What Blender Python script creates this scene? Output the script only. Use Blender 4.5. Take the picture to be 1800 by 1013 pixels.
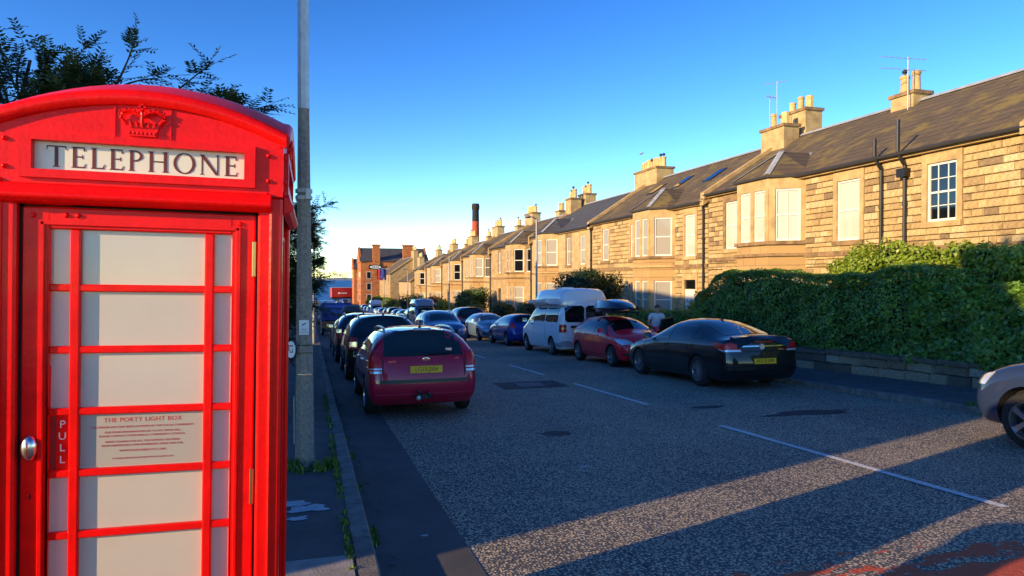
import bpy, bmesh, math, random
import numpy as np
from mathutils import Vector, Matrix, noise
from mathutils.bvhtree import BVHTree
R = math.radians
PI = math.pi
rnd = random.Random(7)
for o in list(bpy.data.objects): bpy.data.objects.remove(o)
scene = bpy.context.scene
C = scene.collection

# ------------------------------------------------------------------ camera
cam_d = bpy.data.cameras.new('camera'); cam = bpy.data.objects.new('camera', cam_d); C.objects.link(cam)
cam_d.sensor_width = 36.0; cam_d.lens = 24.0; cam_d.clip_start = 0.05; cam_d.clip_end = 60000
cam.location = (0, 0, 1.8)
cam.rotation_euler = (R(90 - 0.69), 0, R(-16.4))
scene.camera = cam
scene.render.resolution_x = 1024; scene.render.resolution_y = 576

# ------------------------------------------------------------------ sky, sun, exposure
SUN_EL = 13.5
SUN_TO = Vector((0.945, 0.325, 0)).normalized()          # the way the light travels over the ground
world = bpy.data.worlds.new('World'); scene.world = world; world.use_nodes = True
wn = world.node_tree.nodes; wl = world.node_tree.links
for n in list(wn): wn.remove(n)
w_out = wn.new('ShaderNodeOutputWorld'); w_bg = wn.new('ShaderNodeBackground'); w_sky = wn.new('ShaderNodeTexSky'); w_hs = wn.new('ShaderNodeHueSaturation')
w_sky.sky_type = 'NISHITA'; w_sky.sun_disc = False; w_sky.sun_elevation = R(SUN_EL)
src = -SUN_TO
w_sky.sun_rotation = math.atan2(src.x, src.y)
w_sky.altitude = 10; w_sky.air_density = 0.7; w_sky.dust_density = 0.0; w_sky.ozone_density = 0.9
w_hs.inputs['Saturation'].default_value = 1.34; w_hs.inputs['Value'].default_value = 1.0; w_hs.inputs['Hue'].default_value = .506
wl.new(w_sky.outputs[0], w_hs.inputs['Color']); w_gm = wn.new('ShaderNodeGamma'); w_gm.inputs[1].default_value = 1.4; wl.new(w_hs.outputs[0], w_gm.inputs[0]); wl.new(w_gm.outputs[0], w_bg.inputs['Color']); wl.new(w_bg.outputs[0], w_out.inputs[0])
w_bg.inputs['Strength'].default_value = 0.085
sun_d = bpy.data.lights.new('sun', 'SUN'); sun_d.energy = 3.6; sun_d.angle = R(0.5); sun_d.color = (1.0, 0.70, 0.35)
sun = bpy.data.objects.new('sun', sun_d); C.objects.link(sun)
ldir = Vector((SUN_TO.x * math.cos(R(SUN_EL)), SUN_TO.y * math.cos(R(SUN_EL)), -math.sin(R(SUN_EL))))
sun.rotation_euler = ldir.to_track_quat('-Z', 'Y').to_euler(); sun.location = (-30, -10, 20)
vs = scene.view_settings
vs.view_transform = 'Standard'; vs.look = 'None'; vs.gamma = 1.0; vs.use_curve_mapping = False; vs.exposure = 1.2
scene.render.engine = 'CYCLES'

# ------------------------------------------------------------------ helpers
class MB:
    """collects faces; build() links them as one mesh object"""
    def __init__(s): s.v = []; s.f = []; s.m = []; s.mi = 0
    def add(s, vs, fs, mi=None):
        b = len(s.v); s.v += [tuple(p) for p in vs]
        for f in fs: s.f.append(tuple(i + b for i in f)); s.m.append(s.mi if mi is None else mi)
        return s
    def box(s, x0, x1, y0, y1, z0, z1, mi=None):
        return s.add([(x0,y0,z0),(x1,y0,z0),(x1,y1,z0),(x0,y1,z0),(x0,y0,z1),(x1,y0,z1),(x1,y1,z1),(x0,y1,z1)],
                     [(0,3,2,1),(4,5,6,7),(0,1,5,4),(1,2,6,5),(2,3,7,6),(3,0,4,7)], mi)
    def obox(s, p, t, n, a0, a1, b0, b1, z0, z1, mi=None):
        """box in a frame: a along t, b along n, z up from p"""
        p = Vector(p); pts = []
        for z in (z0, z1):
            for a, b in ((a0,b0),(a1,b0),(a1,b1),(a0,b1)):
                q = p + t*a + n*b; pts.append((q.x, q.y, q.z + z))
        fl = t.cross(n).z > 0
        fs = [(0,3,2,1),(4,5,6,7),(0,1,5,4),(1,2,6,5),(2,3,7,6),(3,0,4,7)]
        if not fl: fs = [tuple(reversed(f)) for f in fs]
        return s.add(pts, fs, mi)
    def prism(s, poly, z0, z1, mi=None, top=None):
        n = len(poly); top = top or poly
        vs = [(x,y,z0) for x,y in poly] + [(x,y,z1) for x,y in top]
        fs = [tuple(reversed(range(n))), tuple(range(n, 2*n))] + [(i,(i+1)%n,n+(i+1)%n,n+i) for i in range(n)]
        return s.add(vs, fs, mi)
    def extr(s, poly, origin, u, v, w, d, mi=None):
        """extrude a 2-D polygon (u,v axes) by d along w"""
        o = Vector(origin); n = len(poly)
        a = [o + u*x + v*y for x, y in poly]; b = [q + w*d for q in a]
        return s.add(a + b, [tuple(reversed(range(n))), tuple(range(n, 2*n))] + [(i,(i+1)%n,n+(i+1)%n,n+i) for i in range(n)], mi)
    def tube(s, path, r, n=8, mi=None, cap=True):
        path = [Vector(p) for p in path]; rs = r if isinstance(r, (list, tuple)) else [r]*len(path)
        vs = []; fs = []
        ref = None
        for i, p in enumerate(path):
            d = (path[min(i+1, len(path)-1)] - path[max(i-1, 0)]).normalized()
            if ref is None: ref = Vector((0,0,1)) if abs(d.z) < .9 else Vector((1,0,0))
            a = d.cross(ref).normalized(); b = d.cross(a).normalized(); ref = -b if False else ref
            for k in range(n):
                t = 2*PI*k/n; q = p + (a*math.cos(t) + b*math.sin(t))*rs[i]; vs.append(tuple(q))
        for i in range(len(path)-1):
            for k in range(n):
                k2 = (k+1) % n; fs.append((i*n+k, (i+1)*n+k, (i+1)*n+k2, i*n+k2))
        if cap:
            fs.append(tuple(range(n))); fs.append(tuple(reversed(range((len(path)-1)*n, len(path)*n))))
        return s.add(vs, fs, mi)
    def lathe(s, prof, n=24, axis='z', c=(0,0,0), mi=None):
        vs = []; fs = []; m = len(prof)
        for k in range(n):
            t = 2*PI*k/n; cs, sn = math.cos(t), math.sin(t)
            for r, h in prof:
                if axis == 'z': q = (c[0]+r*cs, c[1]+r*sn, c[2]+h)
                elif axis == 'x': q = (c[0]+h, c[1]+r*cs, c[2]+r*sn)
                else: q = (c[0]+r*sn, c[1]+h, c[2]+r*cs)
                vs.append(q)
        for k in range(n):
            k2 = (k+1) % n
            for i in range(m-1): fs.append((k*m+i, k2*m+i, k2*m+i+1, k*m+i+1))
        return s.add(vs, fs, mi)
    def mesh(s, name, mats=()):
        me = bpy.data.meshes.new(name); me.from_pydata(s.v, [], s.f)
        for m in mats: me.materials.append(M(m))
        if len(mats) > 1: me.polygons.foreach_set('material_index', s.m)
        me.update(); return me
    def build(s, name, mat, parent=None, smooth=False, loc=None, bevel=0):
        me = s.mesh(name, mat if isinstance(mat, (list, tuple)) else [mat])
        if bevel: bevel_mesh(me, bevel)
        if smooth: smooth_mesh(me, smooth if smooth is not True else 40)
        return link(name, me, parent, loc)
def smooth_mesh(me, ang=40):
    me.polygons.foreach_set('use_smooth', [True]*len(me.polygons))
    bm = bmesh.new(); bm.from_mesh(me)
    for e in bm.edges:
        if len(e.link_faces) == 2 and e.calc_face_angle(0) > R(ang): e.smooth = False
    bm.to_mesh(me); bm.free()
def bevel_mesh(me, w, seg=1, ang=30):
    bm = bmesh.new(); bm.from_mesh(me)
    bmesh.ops.remove_doubles(bm, verts=bm.verts, dist=1e-5)
    es = [e for e in bm.edges if len(e.link_faces) == 2 and e.calc_face_angle(0) > R(ang)]
    bmesh.ops.bevel(bm, geom=es, offset=w, segments=seg, affect='EDGES', clamp_overlap=True)
    bm.to_mesh(me); bm.free()
def link(name, me, parent=None, loc=None):
    o = bpy.data.objects.new(name, me); C.objects.link(o)
    if parent: o.parent = parent
    if loc is not None: o.location = loc
    return o
def empty(name, loc=(0,0,0), label=None, cat=None, group=None):
    o = bpy.data.objects.new(name, None); C.objects.link(o); o.location = loc; o.empty_display_size = .2
    return tag(o, label, cat, group)
def tag(o, label=None, cat=None, group=None, kind=None):
    if label: o['label'] = label
    if cat: o['category'] = cat
    if group: o['group'] = group
    if kind: o['kind'] = kind
    return o
def struct(name, me_or_mb, mat, parent=None):
    o = me_or_mb.build(name, mat, parent)
    if not parent: o['kind'] = 'structure'
    return o
def text_mesh(txt, size, extrude=0.0, align='CENTER', spacing=1.0):
    cu = bpy.data.curves.new('txt', 'FONT'); cu.body = txt; cu.size = size; cu.extrude = extrude; cu.align_x = align; cu.align_y = 'CENTER'; cu.space_character = spacing
    cu.resolution_u = 3
    ob = bpy.data.objects.new('txt', cu); C.objects.link(ob)
    dg = bpy.context.evaluated_depsgraph_get(); me = bpy.data.meshes.new_from_object(ob.evaluated_get(dg))
    bpy.data.objects.remove(ob); bpy.data.curves.remove(cu)
    return me
def xform_mesh(me, mat4): me.transform(mat4); me.update(); return me
def frame_mat(origin, u, v, w):
    m = Matrix.Identity(4)
    for i, a in enumerate((u, v, w)):
        for j in range(3): m[j][i] = a[j]
    for j in range(3): m[j][3] = origin[j]
    return m
X, Y, Z = Vector((1,0,0)), Vector((0,1,0)), Vector((0,0,1))

# ground height of the street: falls to the sea
def G(y):
    if y < 30: return -.04*y if y > -20 else .8
    d = min(y, 250) - 30
    return -(1.2 + .04*d - .000086*d*d)
def slope(y): return (G(y+.5) - G(y-.5))

# ------------------------------------------------------------------ materials
_M = {}
def M(k): return _M[k] if isinstance(k, str) else k
def nodes(m): return m.node_tree.nodes, m.node_tree.links
def pbr(name, col, rough=.6, metal=0, spec=.5, coat=0, noise_amt=0, noise_scale=8, bump=0, bump_scale=60, col2=None, trans=0, emis=None, obj_rand=0, coord='Object', sheen=0):
    m = bpy.data.materials.new(name); m.use_nodes = True; N, L = nodes(m); b = N['Principled BSDF']
    b.inputs['Roughness'].default_value = rough; b.inputs['Metallic'].default_value = metal
    b.inputs['Specular IOR Level'].default_value = spec; b.inputs['Coat Weight'].default_value = coat; b.inputs['Coat Roughness'].default_value = .04
    b.inputs['Transmission Weight'].default_value = trans
    c4 = (*col, 1); b.inputs['Base Color'].default_value = c4
    if emis: b.inputs['Emission Color'].default_value = (*emis[0], 1); b.inputs['Emission Strength'].default_value = emis[1]
    tc = None
    if noise_amt or bump or col2 or obj_rand: tc = N.new('ShaderNodeTexCoord')
    cur = None
    if noise_amt or col2:
        nz = N.new('ShaderNodeTexNoise'); nz.inputs['Scale'].default_value = noise_scale; nz.inputs['Detail'].default_value = 6; nz.inputs['Roughness'].default_value = .65
        L.new(tc.outputs[coord], nz.inputs['Vector'])
        mx = N.new('ShaderNodeMix'); mx.data_type = 'RGBA'
        rp = N.new('ShaderNodeValToRGB'); rp.color_ramp.elements[0].position = .32; rp.color_ramp.elements[1].position = .68
        L.new(nz.outputs['Fac'], rp.inputs[0]); L.new(rp.outputs[0], mx.inputs['Factor'])
        a = [max(0, c*(1-noise_amt)) for c in col]; bb = col2 if col2 else [min(1, c*(1+noise_amt)) for c in col]
        mx.inputs['A'].default_value = (*(col if col2 else a), 1); mx.inputs['B'].default_value = (*bb, 1)
        cur = mx.outputs['Result']
    if obj_rand:
        oi = N.new('ShaderNodeObjectInfo'); mp = N.new('ShaderNodeMapRange'); mp.inputs['To Min'].default_value = 1-obj_rand; mp.inputs['To Max'].default_value = 1+obj_rand
        L.new(oi.outputs['Random'], mp.inputs['Value'])
        vm = N.new('ShaderNodeVectorMath'); vm.operation = 'SCALE'
        if cur: L.new(cur, vm.inputs[0])
        else: vm.inputs[0].default_value = col
        L.new(mp.outputs[0], vm.inputs['Scale']); cur = vm.outputs[0]
    if cur: L.new(cur, b.inputs['Base Color'])
    if bump:
        nb = N.new('ShaderNodeTexNoise'); nb.inputs['Scale'].default_value = bump_scale; nb.inputs['Detail'].default_value = 4
        L.new(tc.outputs[coord], nb.inputs['Vector'])
        bp = N.new('ShaderNodeBump'); bp.inputs['Strength'].default_value = bump; bp.inputs['Distance'].default_value = .02
        L.new(nb.outputs['Fac'], bp.inputs['Height']); L.new(bp.outputs[0], b.inputs['Normal'])
    _M[name] = m; return m
def paint(name, col, rough=.28, flake=0):
    return pbr(name, col, rough=rough, coat=1.0, spec=.5, metal=flake)
pbr('red_box', (.78,.003,.002), rough=.38, spec=.18, coat=.06, noise_amt=.13, noise_scale=9, bump=.09, bump_scale=55)
pbr('pane_white', (.54,.48,.41), rough=.3, coat=.5, spec=.4, noise_amt=.05, noise_scale=2.5)
pbr('sign_cream', (.70,.66,.52), rough=.3)
pbr('notice_grey', (.40,.37,.32), rough=.3)
pbr('sign_maroon', (.12,.012,.01), rough=.5)
pbr('pale_text', (.8,.74,.66), rough=.5)
pbr('panel_red_text', (.52,.05,.03), rough=.5)
pbr('dark_red', (.28,.01,.012), rough=.4)
pbr('brass', (.55,.4,.16), rough=.3, metal=1)
pbr('steel', (.62,.62,.62), rough=.22, metal=1)
pbr('black_gap', (.008,.006,.006), rough=.9)
pbr('concrete_post', (.26,.235,.2), rough=.9, noise_amt=.35, noise_scale=30, bump=.6, bump_scale=120)
pbr('galv', (.42,.45,.47), rough=.5, metal=.5, noise_amt=.15, noise_scale=12)
pbr('lamp_grey', (.3,.31,.32), rough=.5, metal=.3)
pbr('white_sign', (.75,.77,.78), rough=.4)
pbr('black_print', (.02,.02,.02), rough=.6)
pbr('pavement_asphalt', (.065,.064,.064), rough=.9, col2=(.12,.115,.108), noise_scale=2.2, bump=.5, bump_scale=150)
pbr('gutter', (.06,.058,.058), rough=.88, col2=(.105,.1,.095), noise_scale=2, bump=.4, bump_scale=160)
pbr('kerb_stone', (.17,.155,.135), rough=.9, noise_amt=.35, noise_scale=7, bump=.5, bump_scale=60, obj_rand=.2)
pbr('slab', (.3,.28,.25), rough=.9, noise_amt=.25, noise_scale=6, bump=.4, bump_scale=90)
pbr('road_paint', (.62,.62,.6), rough=.8, noise_amt=.3, noise_scale=25, bump=.5, bump_scale=90)
pbr('white_spill', (.42,.44,.46), rough=.7, noise_amt=.2, noise_scale=20)
pbr('tyre', (.014,.014,.014), rough=.85, bump=.2, bump_scale=60)
pbr('rim_silver', (.5,.5,.52), rough=.28, metal=.9)
pbr('rim_dark', (.025,.025,.028), rough=.3, metal=.6)
pbr('rubber_black', (.014,.014,.015), rough=.55)
pbr('trim_black', (.01,.01,.011), rough=.35)
pbr('glass_dark', (.006,.007,.009), rough=.02, spec=.6, coat=.5)
pbr('glass_green', (.012,.02,.02), rough=.02, spec=.6, coat=.5)
pbr('chrome', (.75,.75,.76), rough=.08, metal=1)
pbr('lamp_red', (.55,.012,.014), rough=.25, coat=.25)
pbr('lamp_clear', (.6,.62,.64), rough=.1, coat=1, metal=.4)
pbr('lamp_amber', (.6,.2,.02), rough=.15, coat=1)
pbr('plate_yellow', (.86,.48,.01), rough=.45)
pbr('plate_white', (.75,.75,.74), rough=.45)
pbr('grass', (.07,.13,.02), rough=.8, noise_amt=.4, noise_scale=9)
pbr('bark', (.055,.042,.03), rough=.95, bump=.6, bump_scale=40)
pbr('soil', (.05,.038,.026), rough=1, noise_amt=.4, noise_scale=5)
pbr('white_frame', (.70,.68,.62), rough=.45)
pbr('blind', (.55,.50,.40), rough=.35, coat=.5, noise_amt=.03, noise_scale=3)
pbr('curtain', (.30,.28,.24), rough=.6, coat=.6)
pbr('iron_black', (.012,.012,.013), rough=.45)
pbr('lead', (.34,.36,.39), rough=.55, noise_amt=.2, noise_scale=4)
pbr('pot_buff', (.58,.38,.16), rough=.85, noise_amt=.25, noise_scale=8, obj_rand=.15)
pbr('pot_red', (.36,.1,.045), rough=.85, noise_amt=.2, noise_scale=8)
pbr('render_tan', (.43,.3,.14), rough=.9, noise_amt=.3, noise_scale=2.5, bump=.3, bump_scale=30)
pbr('gutter_iron', (.03,.028,.027), rough=.6)
pbr('wood_door', (.05,.06,.06), rough=.5)
pbr('cloth_white', (.72,.72,.76), rough=.9, bump=.2, bump_scale=40)
pbr('cloth_dark', (.03,.034,.05), rough=.9)
pbr('skin', (.52,.27,.18), rough=.55)
pbr('hair_grey', (.07,.055,.045), rough=.9, noise_amt=.5, noise_scale=60)
pbr('shoe', (.02,.017,.015), rough=.5)
pbr('tarp_blue', (.012,.04,.26), rough=.5, noise_amt=.15, noise_scale=5)
pbr('tarp_light', (.05,.17,.62), rough=.5)
pbr('ply', (.32,.17,.05), rough=.8, noise_amt=.2)
pbr('lorry_red', (.36,.01,.014), rough=.35, coat=.6)
pbr('brick_red', (.45,.07,.025), rough=.9, noise_amt=.2, noise_scale=3)
pbr('brick_black', (.022,.018,.017), rough=.9, noise_amt=.3, noise_scale=3)
pbr('skin_wall', (.4,.3,.17), rough=.9, noise_amt=.2, noise_scale=1)
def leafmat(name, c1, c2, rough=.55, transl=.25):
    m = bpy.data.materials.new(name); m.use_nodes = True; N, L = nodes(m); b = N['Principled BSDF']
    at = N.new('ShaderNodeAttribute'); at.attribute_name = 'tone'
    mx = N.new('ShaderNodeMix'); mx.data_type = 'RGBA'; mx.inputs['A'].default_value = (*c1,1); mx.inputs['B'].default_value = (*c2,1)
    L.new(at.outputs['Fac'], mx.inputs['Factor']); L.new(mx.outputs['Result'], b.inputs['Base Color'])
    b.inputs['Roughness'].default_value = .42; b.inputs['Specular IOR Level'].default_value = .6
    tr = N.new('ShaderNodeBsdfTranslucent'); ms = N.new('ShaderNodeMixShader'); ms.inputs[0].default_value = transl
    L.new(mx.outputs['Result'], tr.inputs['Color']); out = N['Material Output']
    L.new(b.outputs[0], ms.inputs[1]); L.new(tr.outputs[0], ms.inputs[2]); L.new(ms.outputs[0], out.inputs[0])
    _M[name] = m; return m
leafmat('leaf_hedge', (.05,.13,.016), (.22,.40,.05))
leafmat('leaf_shrub', (.12,.22,.02), (.34,.42,.03))
leafmat('leaf_dark', (.015,.035,.010), (.05,.09,.018))
leafmat('leaf_mid', (.035,.08,.014), (.13,.2,.03))
leafmat('leaf_yellow', (.22,.22,.012), (.5,.42,.015))
leafmat('leaf_rust', (.16,.07,.02), (.30,.16,.03))
leafmat('leaf_grass', (.05,.12,.015), (.16,.26,.03))
leafmat('petal_pink', (.45,.1,.28), (.65,.3,.5))

# road: dark binder with pale stone chippings
def road_mat():
    m = bpy.data.materials.new('road_asphalt'); m.use_nodes = True; N, L = nodes(m); b = N['Principled BSDF']
    tc = N.new('ShaderNodeTexCoord')
    vo = N.new('ShaderNodeTexVoronoi'); vo.inputs['Scale'].default_value = 48; vo.inputs['Randomness'].default_value = 1
    L.new(tc.outputs['Object'], vo.inputs['Vector'])
    sep = N.new('ShaderNodeSeparateColor'); L.new(vo.outputs['Color'], sep.inputs[0])
    big = N.new('ShaderNodeTexNoise'); big.inputs['Scale'].default_value = .55; big.inputs['Detail'].default_value = 5; L.new(tc.outputs['Object'], big.inputs['Vector'])
    # chip where the cell is chosen and near its centre
    mpt = N.new('ShaderNodeMapping'); mpt.inputs['Scale'].default_value = (1.1,.06,1); L.new(tc.outputs['Object'], mpt.inputs[0]); trk = N.new('ShaderNodeTexNoise'); trk.inputs['Scale'].default_value = 1.0; trk.inputs['Detail'].default_value = 3; L.new(mpt.outputs[0], trk.inputs['Vector'])
    sm_ = N.new('ShaderNodeMath'); sm_.operation = 'MULTIPLY_ADD'; sm_.inputs[1].default_value = .9; L.new(trk.outputs['Fac'], sm_.inputs[0]); L.new(big.outputs['Fac'], sm_.inputs[2])
    th = N.new('ShaderNodeMath'); th.operation = 'ADD'; th.inputs[1].default_value = -.16; L.new(sm_.outputs[0], th.inputs[0])
    lt = N.new('ShaderNodeMath'); lt.operation = 'LESS_THAN'; L.new(sep.outputs[0], lt.inputs[0]); L.new(th.outputs[0], lt.inputs[1])
    near = N.new('ShaderNodeMapRange'); near.inputs['From Min'].default_value = .0112; near.inputs['From Max'].default_value = .0085
    dd = N.new('ShaderNodeMath'); dd.operation = 'MULTIPLY'; dd.inputs[1].default_value = 1/48; L.new(vo.outputs['Distance'], dd.inputs[0]); L.new(dd.outputs[0], near.inputs['Value'])
    fac = N.new('ShaderNodeMath'); fac.operation = 'MULTIPLY'; L.new(lt.outputs[0], fac.inputs[0]); L.new(near.outputs[0], fac.inputs[1])
    chip = N.new('ShaderNodeMix'); chip.data_type = 'RGBA'; chip.inputs['A'].default_value = (.38,.30,.19,1); chip.inputs['B'].default_value = (.80,.63,.40,1); L.new(sep.outputs[1], chip.inputs['Factor'])
    base = N.new('ShaderNodeMix'); base.data_type = 'RGBA'; base.inputs['A'].default_value = (.065,.062,.06,1); base.inputs['B'].default_value = (.11,.105,.098,1); L.new(big.outputs['Fac'], base.inputs['Factor'])
    mx = N.new('ShaderNodeMix'); mx.data_type = 'RGBA'; L.new(fac.outputs[0], mx.inputs['Factor']); L.new(base.outputs['Result'], mx.inputs['A']); L.new(chip.outputs['Result'], mx.inputs['B'])
    L.new(mx.outputs['Result'], b.inputs['Base Color']); b.inputs['Roughness'].default_value = .85
    bp = N.new('ShaderNodeBump'); bp.inputs['Strength'].default_value = .7; bp.inputs['Distance'].default_value = .008; bp.invert = True
    L.new(vo.outputs['Distance'], bp.inputs['Height']); L.new(bp.outputs[0], b.inputs['Normal'])
    _M['road_asphalt'] = m
    # worn red surfacing over the same chippings
    m2 = m.copy(); m2.name = 'red_surfacing'; N, L = nodes(m2); b = N['Principled BSDF']
    tc = N.new('ShaderNodeTexCoord'); nz = N.new('ShaderNodeTexNoise'); nz.inputs['Scale'].default_value = 5; nz.inputs['Detail'].default_value = 9; nz.inputs['Roughness'].default_value = .7
    mp = N.new('ShaderNodeMapping'); mp.inputs['Scale'].default_value = (.45,1.6,1); L.new(tc.outputs['Object'], mp.inputs[0]); L.new(mp.outputs[0], nz.inputs['Vector'])
    sx = N.new('ShaderNodeSeparateXYZ'); L.new(tc.outputs['Object'], sx.inputs[0])
    mr = N.new('ShaderNodeMapRange'); mr.inputs['From Min'].default_value = 3.2; mr.inputs['From Max'].default_value = 4.35; mr.inputs['To Min'].default_value = .30; mr.inputs['To Max'].default_value = .75; L.new(sx.outputs['Y'], mr.inputs['Value'])
    gt = N.new('ShaderNodeMath'); gt.operation = 'GREATER_THAN'; L.new(nz.outputs['Fac'], gt.inputs[0]); L.new(mr.outputs[0], gt.inputs[1])
    mx2 = N.new('ShaderNodeMix'); mx2.data_type = 'RGBA'; mx2.inputs['B'].default_value = (.55,.085,.03,1)
    L.new(gt.outputs[0], mx2.inputs['Factor']); old = b.inputs['Base Color'].links[0].from_socket; L.new(old, mx2.inputs['A']); L.new(mx2.outputs['Result'], b.inputs['Base Color'])
    _M['red_surfacing'] = m2
road_mat()

# stone in courses for walls too far off to build stone by stone
def stone_mat(name, c1, c2, mortar, soot=(.06,.045,.03), scale=1.0, bw=.62, rh=.27, soot_amt=.62):
    m = bpy.data.materials.new(name); m.use_nodes = True; N, L = nodes(m); b = N['Principled BSDF']
    tc = N.new('ShaderNodeTexCoord'); sx = N.new('ShaderNodeSeparateXYZ'); cb = N.new('ShaderNodeCombineXYZ')
    L.new(tc.outputs['Object'], sx.inputs[0])
    ad = N.new('ShaderNodeMath'); ad.operation = 'ADD'; L.new(sx.outputs['X'], ad.inputs[0]); L.new(sx.outputs['Y'], ad.inputs[1])
    L.new(ad.outputs[0], cb.inputs['X']); L.new(sx.outputs['Z'], cb.inputs['Y'])
    br = N.new('ShaderNodeTexBrick'); br.inputs['Scale'].default_value = scale; br.inputs['Brick Width'].default_value = bw; br.inputs['Row Height'].default_value = rh
    br.inputs['Mortar Size'].default_value = .012; br.inputs['Mortar Smooth'].default_value = .3; br.offset = .43; br.squash = .8; br.squash_frequency = 3
    br.inputs['Color1'].default_value = (*c1,1); br.inputs['Color2'].default_value = (*c2,1); br.inputs['Mortar'].default_value = (*mortar,1); br.inputs['Bias'].default_value = 0
    L.new(cb.outputs[0], br.inputs['Vector'])
    nz = N.new('ShaderNodeTexNoise'); nz.inputs['Scale'].default_value = .9; nz.inputs['Detail'].default_value = 8; nz.inputs['Roughness'].default_value = .7; L.new(tc.outputs['Object'], nz.inputs['Vector'])
    rp = N.new('ShaderNodeMapRange'); rp.inputs['From Min'].default_value = soot_amt; rp.inputs['From Max'].default_value = soot_amt+.13; rp.inputs['To Max'].default_value = .8; L.new(nz.outputs['Fac'], rp.inputs['Value'])
    mx = N.new('ShaderNodeMix'); mx.data_type = 'RGBA'; L.new(rp.outputs[0], mx.inputs['Factor']); L.new(br.outputs['Color'], mx.inputs['A']); mx.inputs['B'].default_value = (*soot,1)
    L.new(mx.outputs['Result'], b.inputs['Base Color']); b.inputs['Roughness'].default_value = .9
    n2 = N.new('ShaderNodeTexNoise'); n2.inputs['Scale'].default_value = 14; n2.inputs['Detail'].default_value = 5; L.new(tc.outputs['Object'], n2.inputs['Vector'])
    mm = N.new('ShaderNodeMath'); mm.operation = 'MULTIPLY_ADD'; mm.inputs[1].default_value = .5; L.new(n2.outputs['Fac'], mm.inputs[0])
    iv = N.new('ShaderNodeMath'); iv.operation = 'SUBTRACT'; iv.inputs[0].default_value = 1; L.new(br.outputs['Fac'], iv.inputs[1]); L.new(iv.outputs[0], mm.inputs[2])
    bp = N.new('ShaderNodeBump'); bp.inputs['Strength'].default_value = .8; bp.inputs['Distance'].default_value = .02; L.new(mm.outputs[0], bp.inputs['Height']); L.new(bp.outputs[0], b.inputs['Normal'])
    _M[name] = m; return m
stone_mat('stone_wall', (.46,.33,.16), (.34,.225,.10), (.42,.33,.2))
stone_mat('stone_wall_pale', (.50,.38,.2), (.40,.28,.13), (.44,.35,.22), soot_amt=.68)
stone_mat('ashlar', (.44,.29,.12), (.38,.24,.10), (.27,.19,.1), bw=.75, rh=.36, soot_amt=.63)
stone_mat('stone_red', (.50,.17,.045), (.36,.10,.03), (.42,.2,.09), soot=(.25,.06,.02), bw=.7, rh=.4, soot_amt=.6)
stone_mat('stone_left', (.36,.26,.15), (.28,.19,.1), (.3,.24,.16))
stone_mat('slate', (.125,.09,.054), (.085,.062,.04), (.045,.034,.024), soot=(.21,.155,.04), bw=.32, rh=.2, soot_amt=.5)
stone_mat('slate_blue', (.075,.08,.095), (.055,.058,.07), (.03,.03,.035), soot=(.05,.05,.05), bw=.32, rh=.2)
for i, c in enumerate([(.49,.36,.17), (.45,.32,.145), (.40,.28,.125), (.53,.41,.22), (.32,.22,.105), (.22,.155,.085)]):
    pbr('stone_%d' % i, c, rough=.9, noise_amt=.38, noise_scale=5, bump=.7, bump_scale=22, obj_rand=.12, coord='Generated' if False else 'Object')
pbr('mortar', (.42,.33,.19), rough=.95, noise_amt=.2, noise_scale=6)
pbr('dressed', (.45,.31,.14), rough=.88, noise_amt=.3, noise_scale=2.2, bump=.3, bump_scale=25)
pbr('dressed_dark', (.24,.155,.075), rough=.9, noise_amt=.45, noise_scale=3, bump=.4, bump_scale=25)
for i, c in enumerate([(.30,.24,.15), (.2,.15,.09), (.12,.095,.065), (.37,.31,.2)]):
    pbr('wallstone_%d' % i, c, rough=.95, noise_amt=.4, noise_scale=7, bump=.7, bump_scale=25)
# ================================================================== SETTING: ground, road, pavements, sea
KL, KR = .42, 10.1            # faces of the left and right kerb
def strip(x0, x1, y0, y1, dz, step=2.0, nx=1):
    mb = MB(); ys = np.linspace(y0, y1, max(2, int((y1-y0)/step)+1)); xs = np.linspace(x0, x1, nx+1)
    vs = [(x, y, G(y)+dz) for y in ys for x in xs]; w = nx+1
    mb.add(vs, [(j*w+i, j*w+i+1, (j+1)*w+i+1, (j+1)*w+i) for j in range(len(ys)-1) for i in range(nx)]); return mb
g = strip(-420, 520, -60, 262, -.06, 6)
g.add([(-420,262,G(262)-.06),(520,262,G(262)-.06),(520,285,-9.5),(-420,285,-9.5)], [(0,1,2,3)])
struct('ground', g, 'soil')
sea = MB().add([(-30000,266,-8.6),(45000,266,-8.6),(45000,45000,-8.6),(-30000,45000,-8.6)], [(0,1,2,3)])
m = pbr('sea_water', (.008,.12,.34), rough=.55, spec=.15, bump=.6, bump_scale=.25); struct('sea', sea, 'sea_water')
# far shore across the firth
fs = MB(); pts = []
for i in range(60):
    x = -2600 + i*150; h = 30 + 60*abs(noise.noise(Vector((i*.13, 3.1, 0)))) + 25*noise.noise(Vector((i*.5, 1, 0)))
    pts.append((x, max(8, h)))
vs_ = []
for x, h in pts: vs_ += [(x, 13000, -8.6), (x, 13300, h), (x, 14500, -8.6)]
fs.add(vs_, [f for i in range(59) for f in ((3*i, 3*i+3, 3*i+4, 3*i+1), (3*i+1, 3*i+4, 3*i+5, 3*i+2))])
pbr('hazed_hill', (.20,.26,.30), rough=1); struct('hills', fs, 'hazed_hill')  # distance haze is put into this blue-grey base colour
road = strip(KL, KR, -30, 256, 0, 2, 2); ro = struct('road', road, 'road_asphalt')
struct('gutter_strip', strip(KL, 1.12, -30, 120, .004), 'gutter')
struct('red_road_surface', strip(2.2, KR-.3, -8, 4.6, .004, .5), 'red_surfacing')
struct('side_road', MB().add([(KR,-9,.36+.004),(60,-9,.364),(60,1.0,-.04+.004),(KR,1.0,-.036)], [(0,1,2,3)]), 'road_asphalt')
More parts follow.
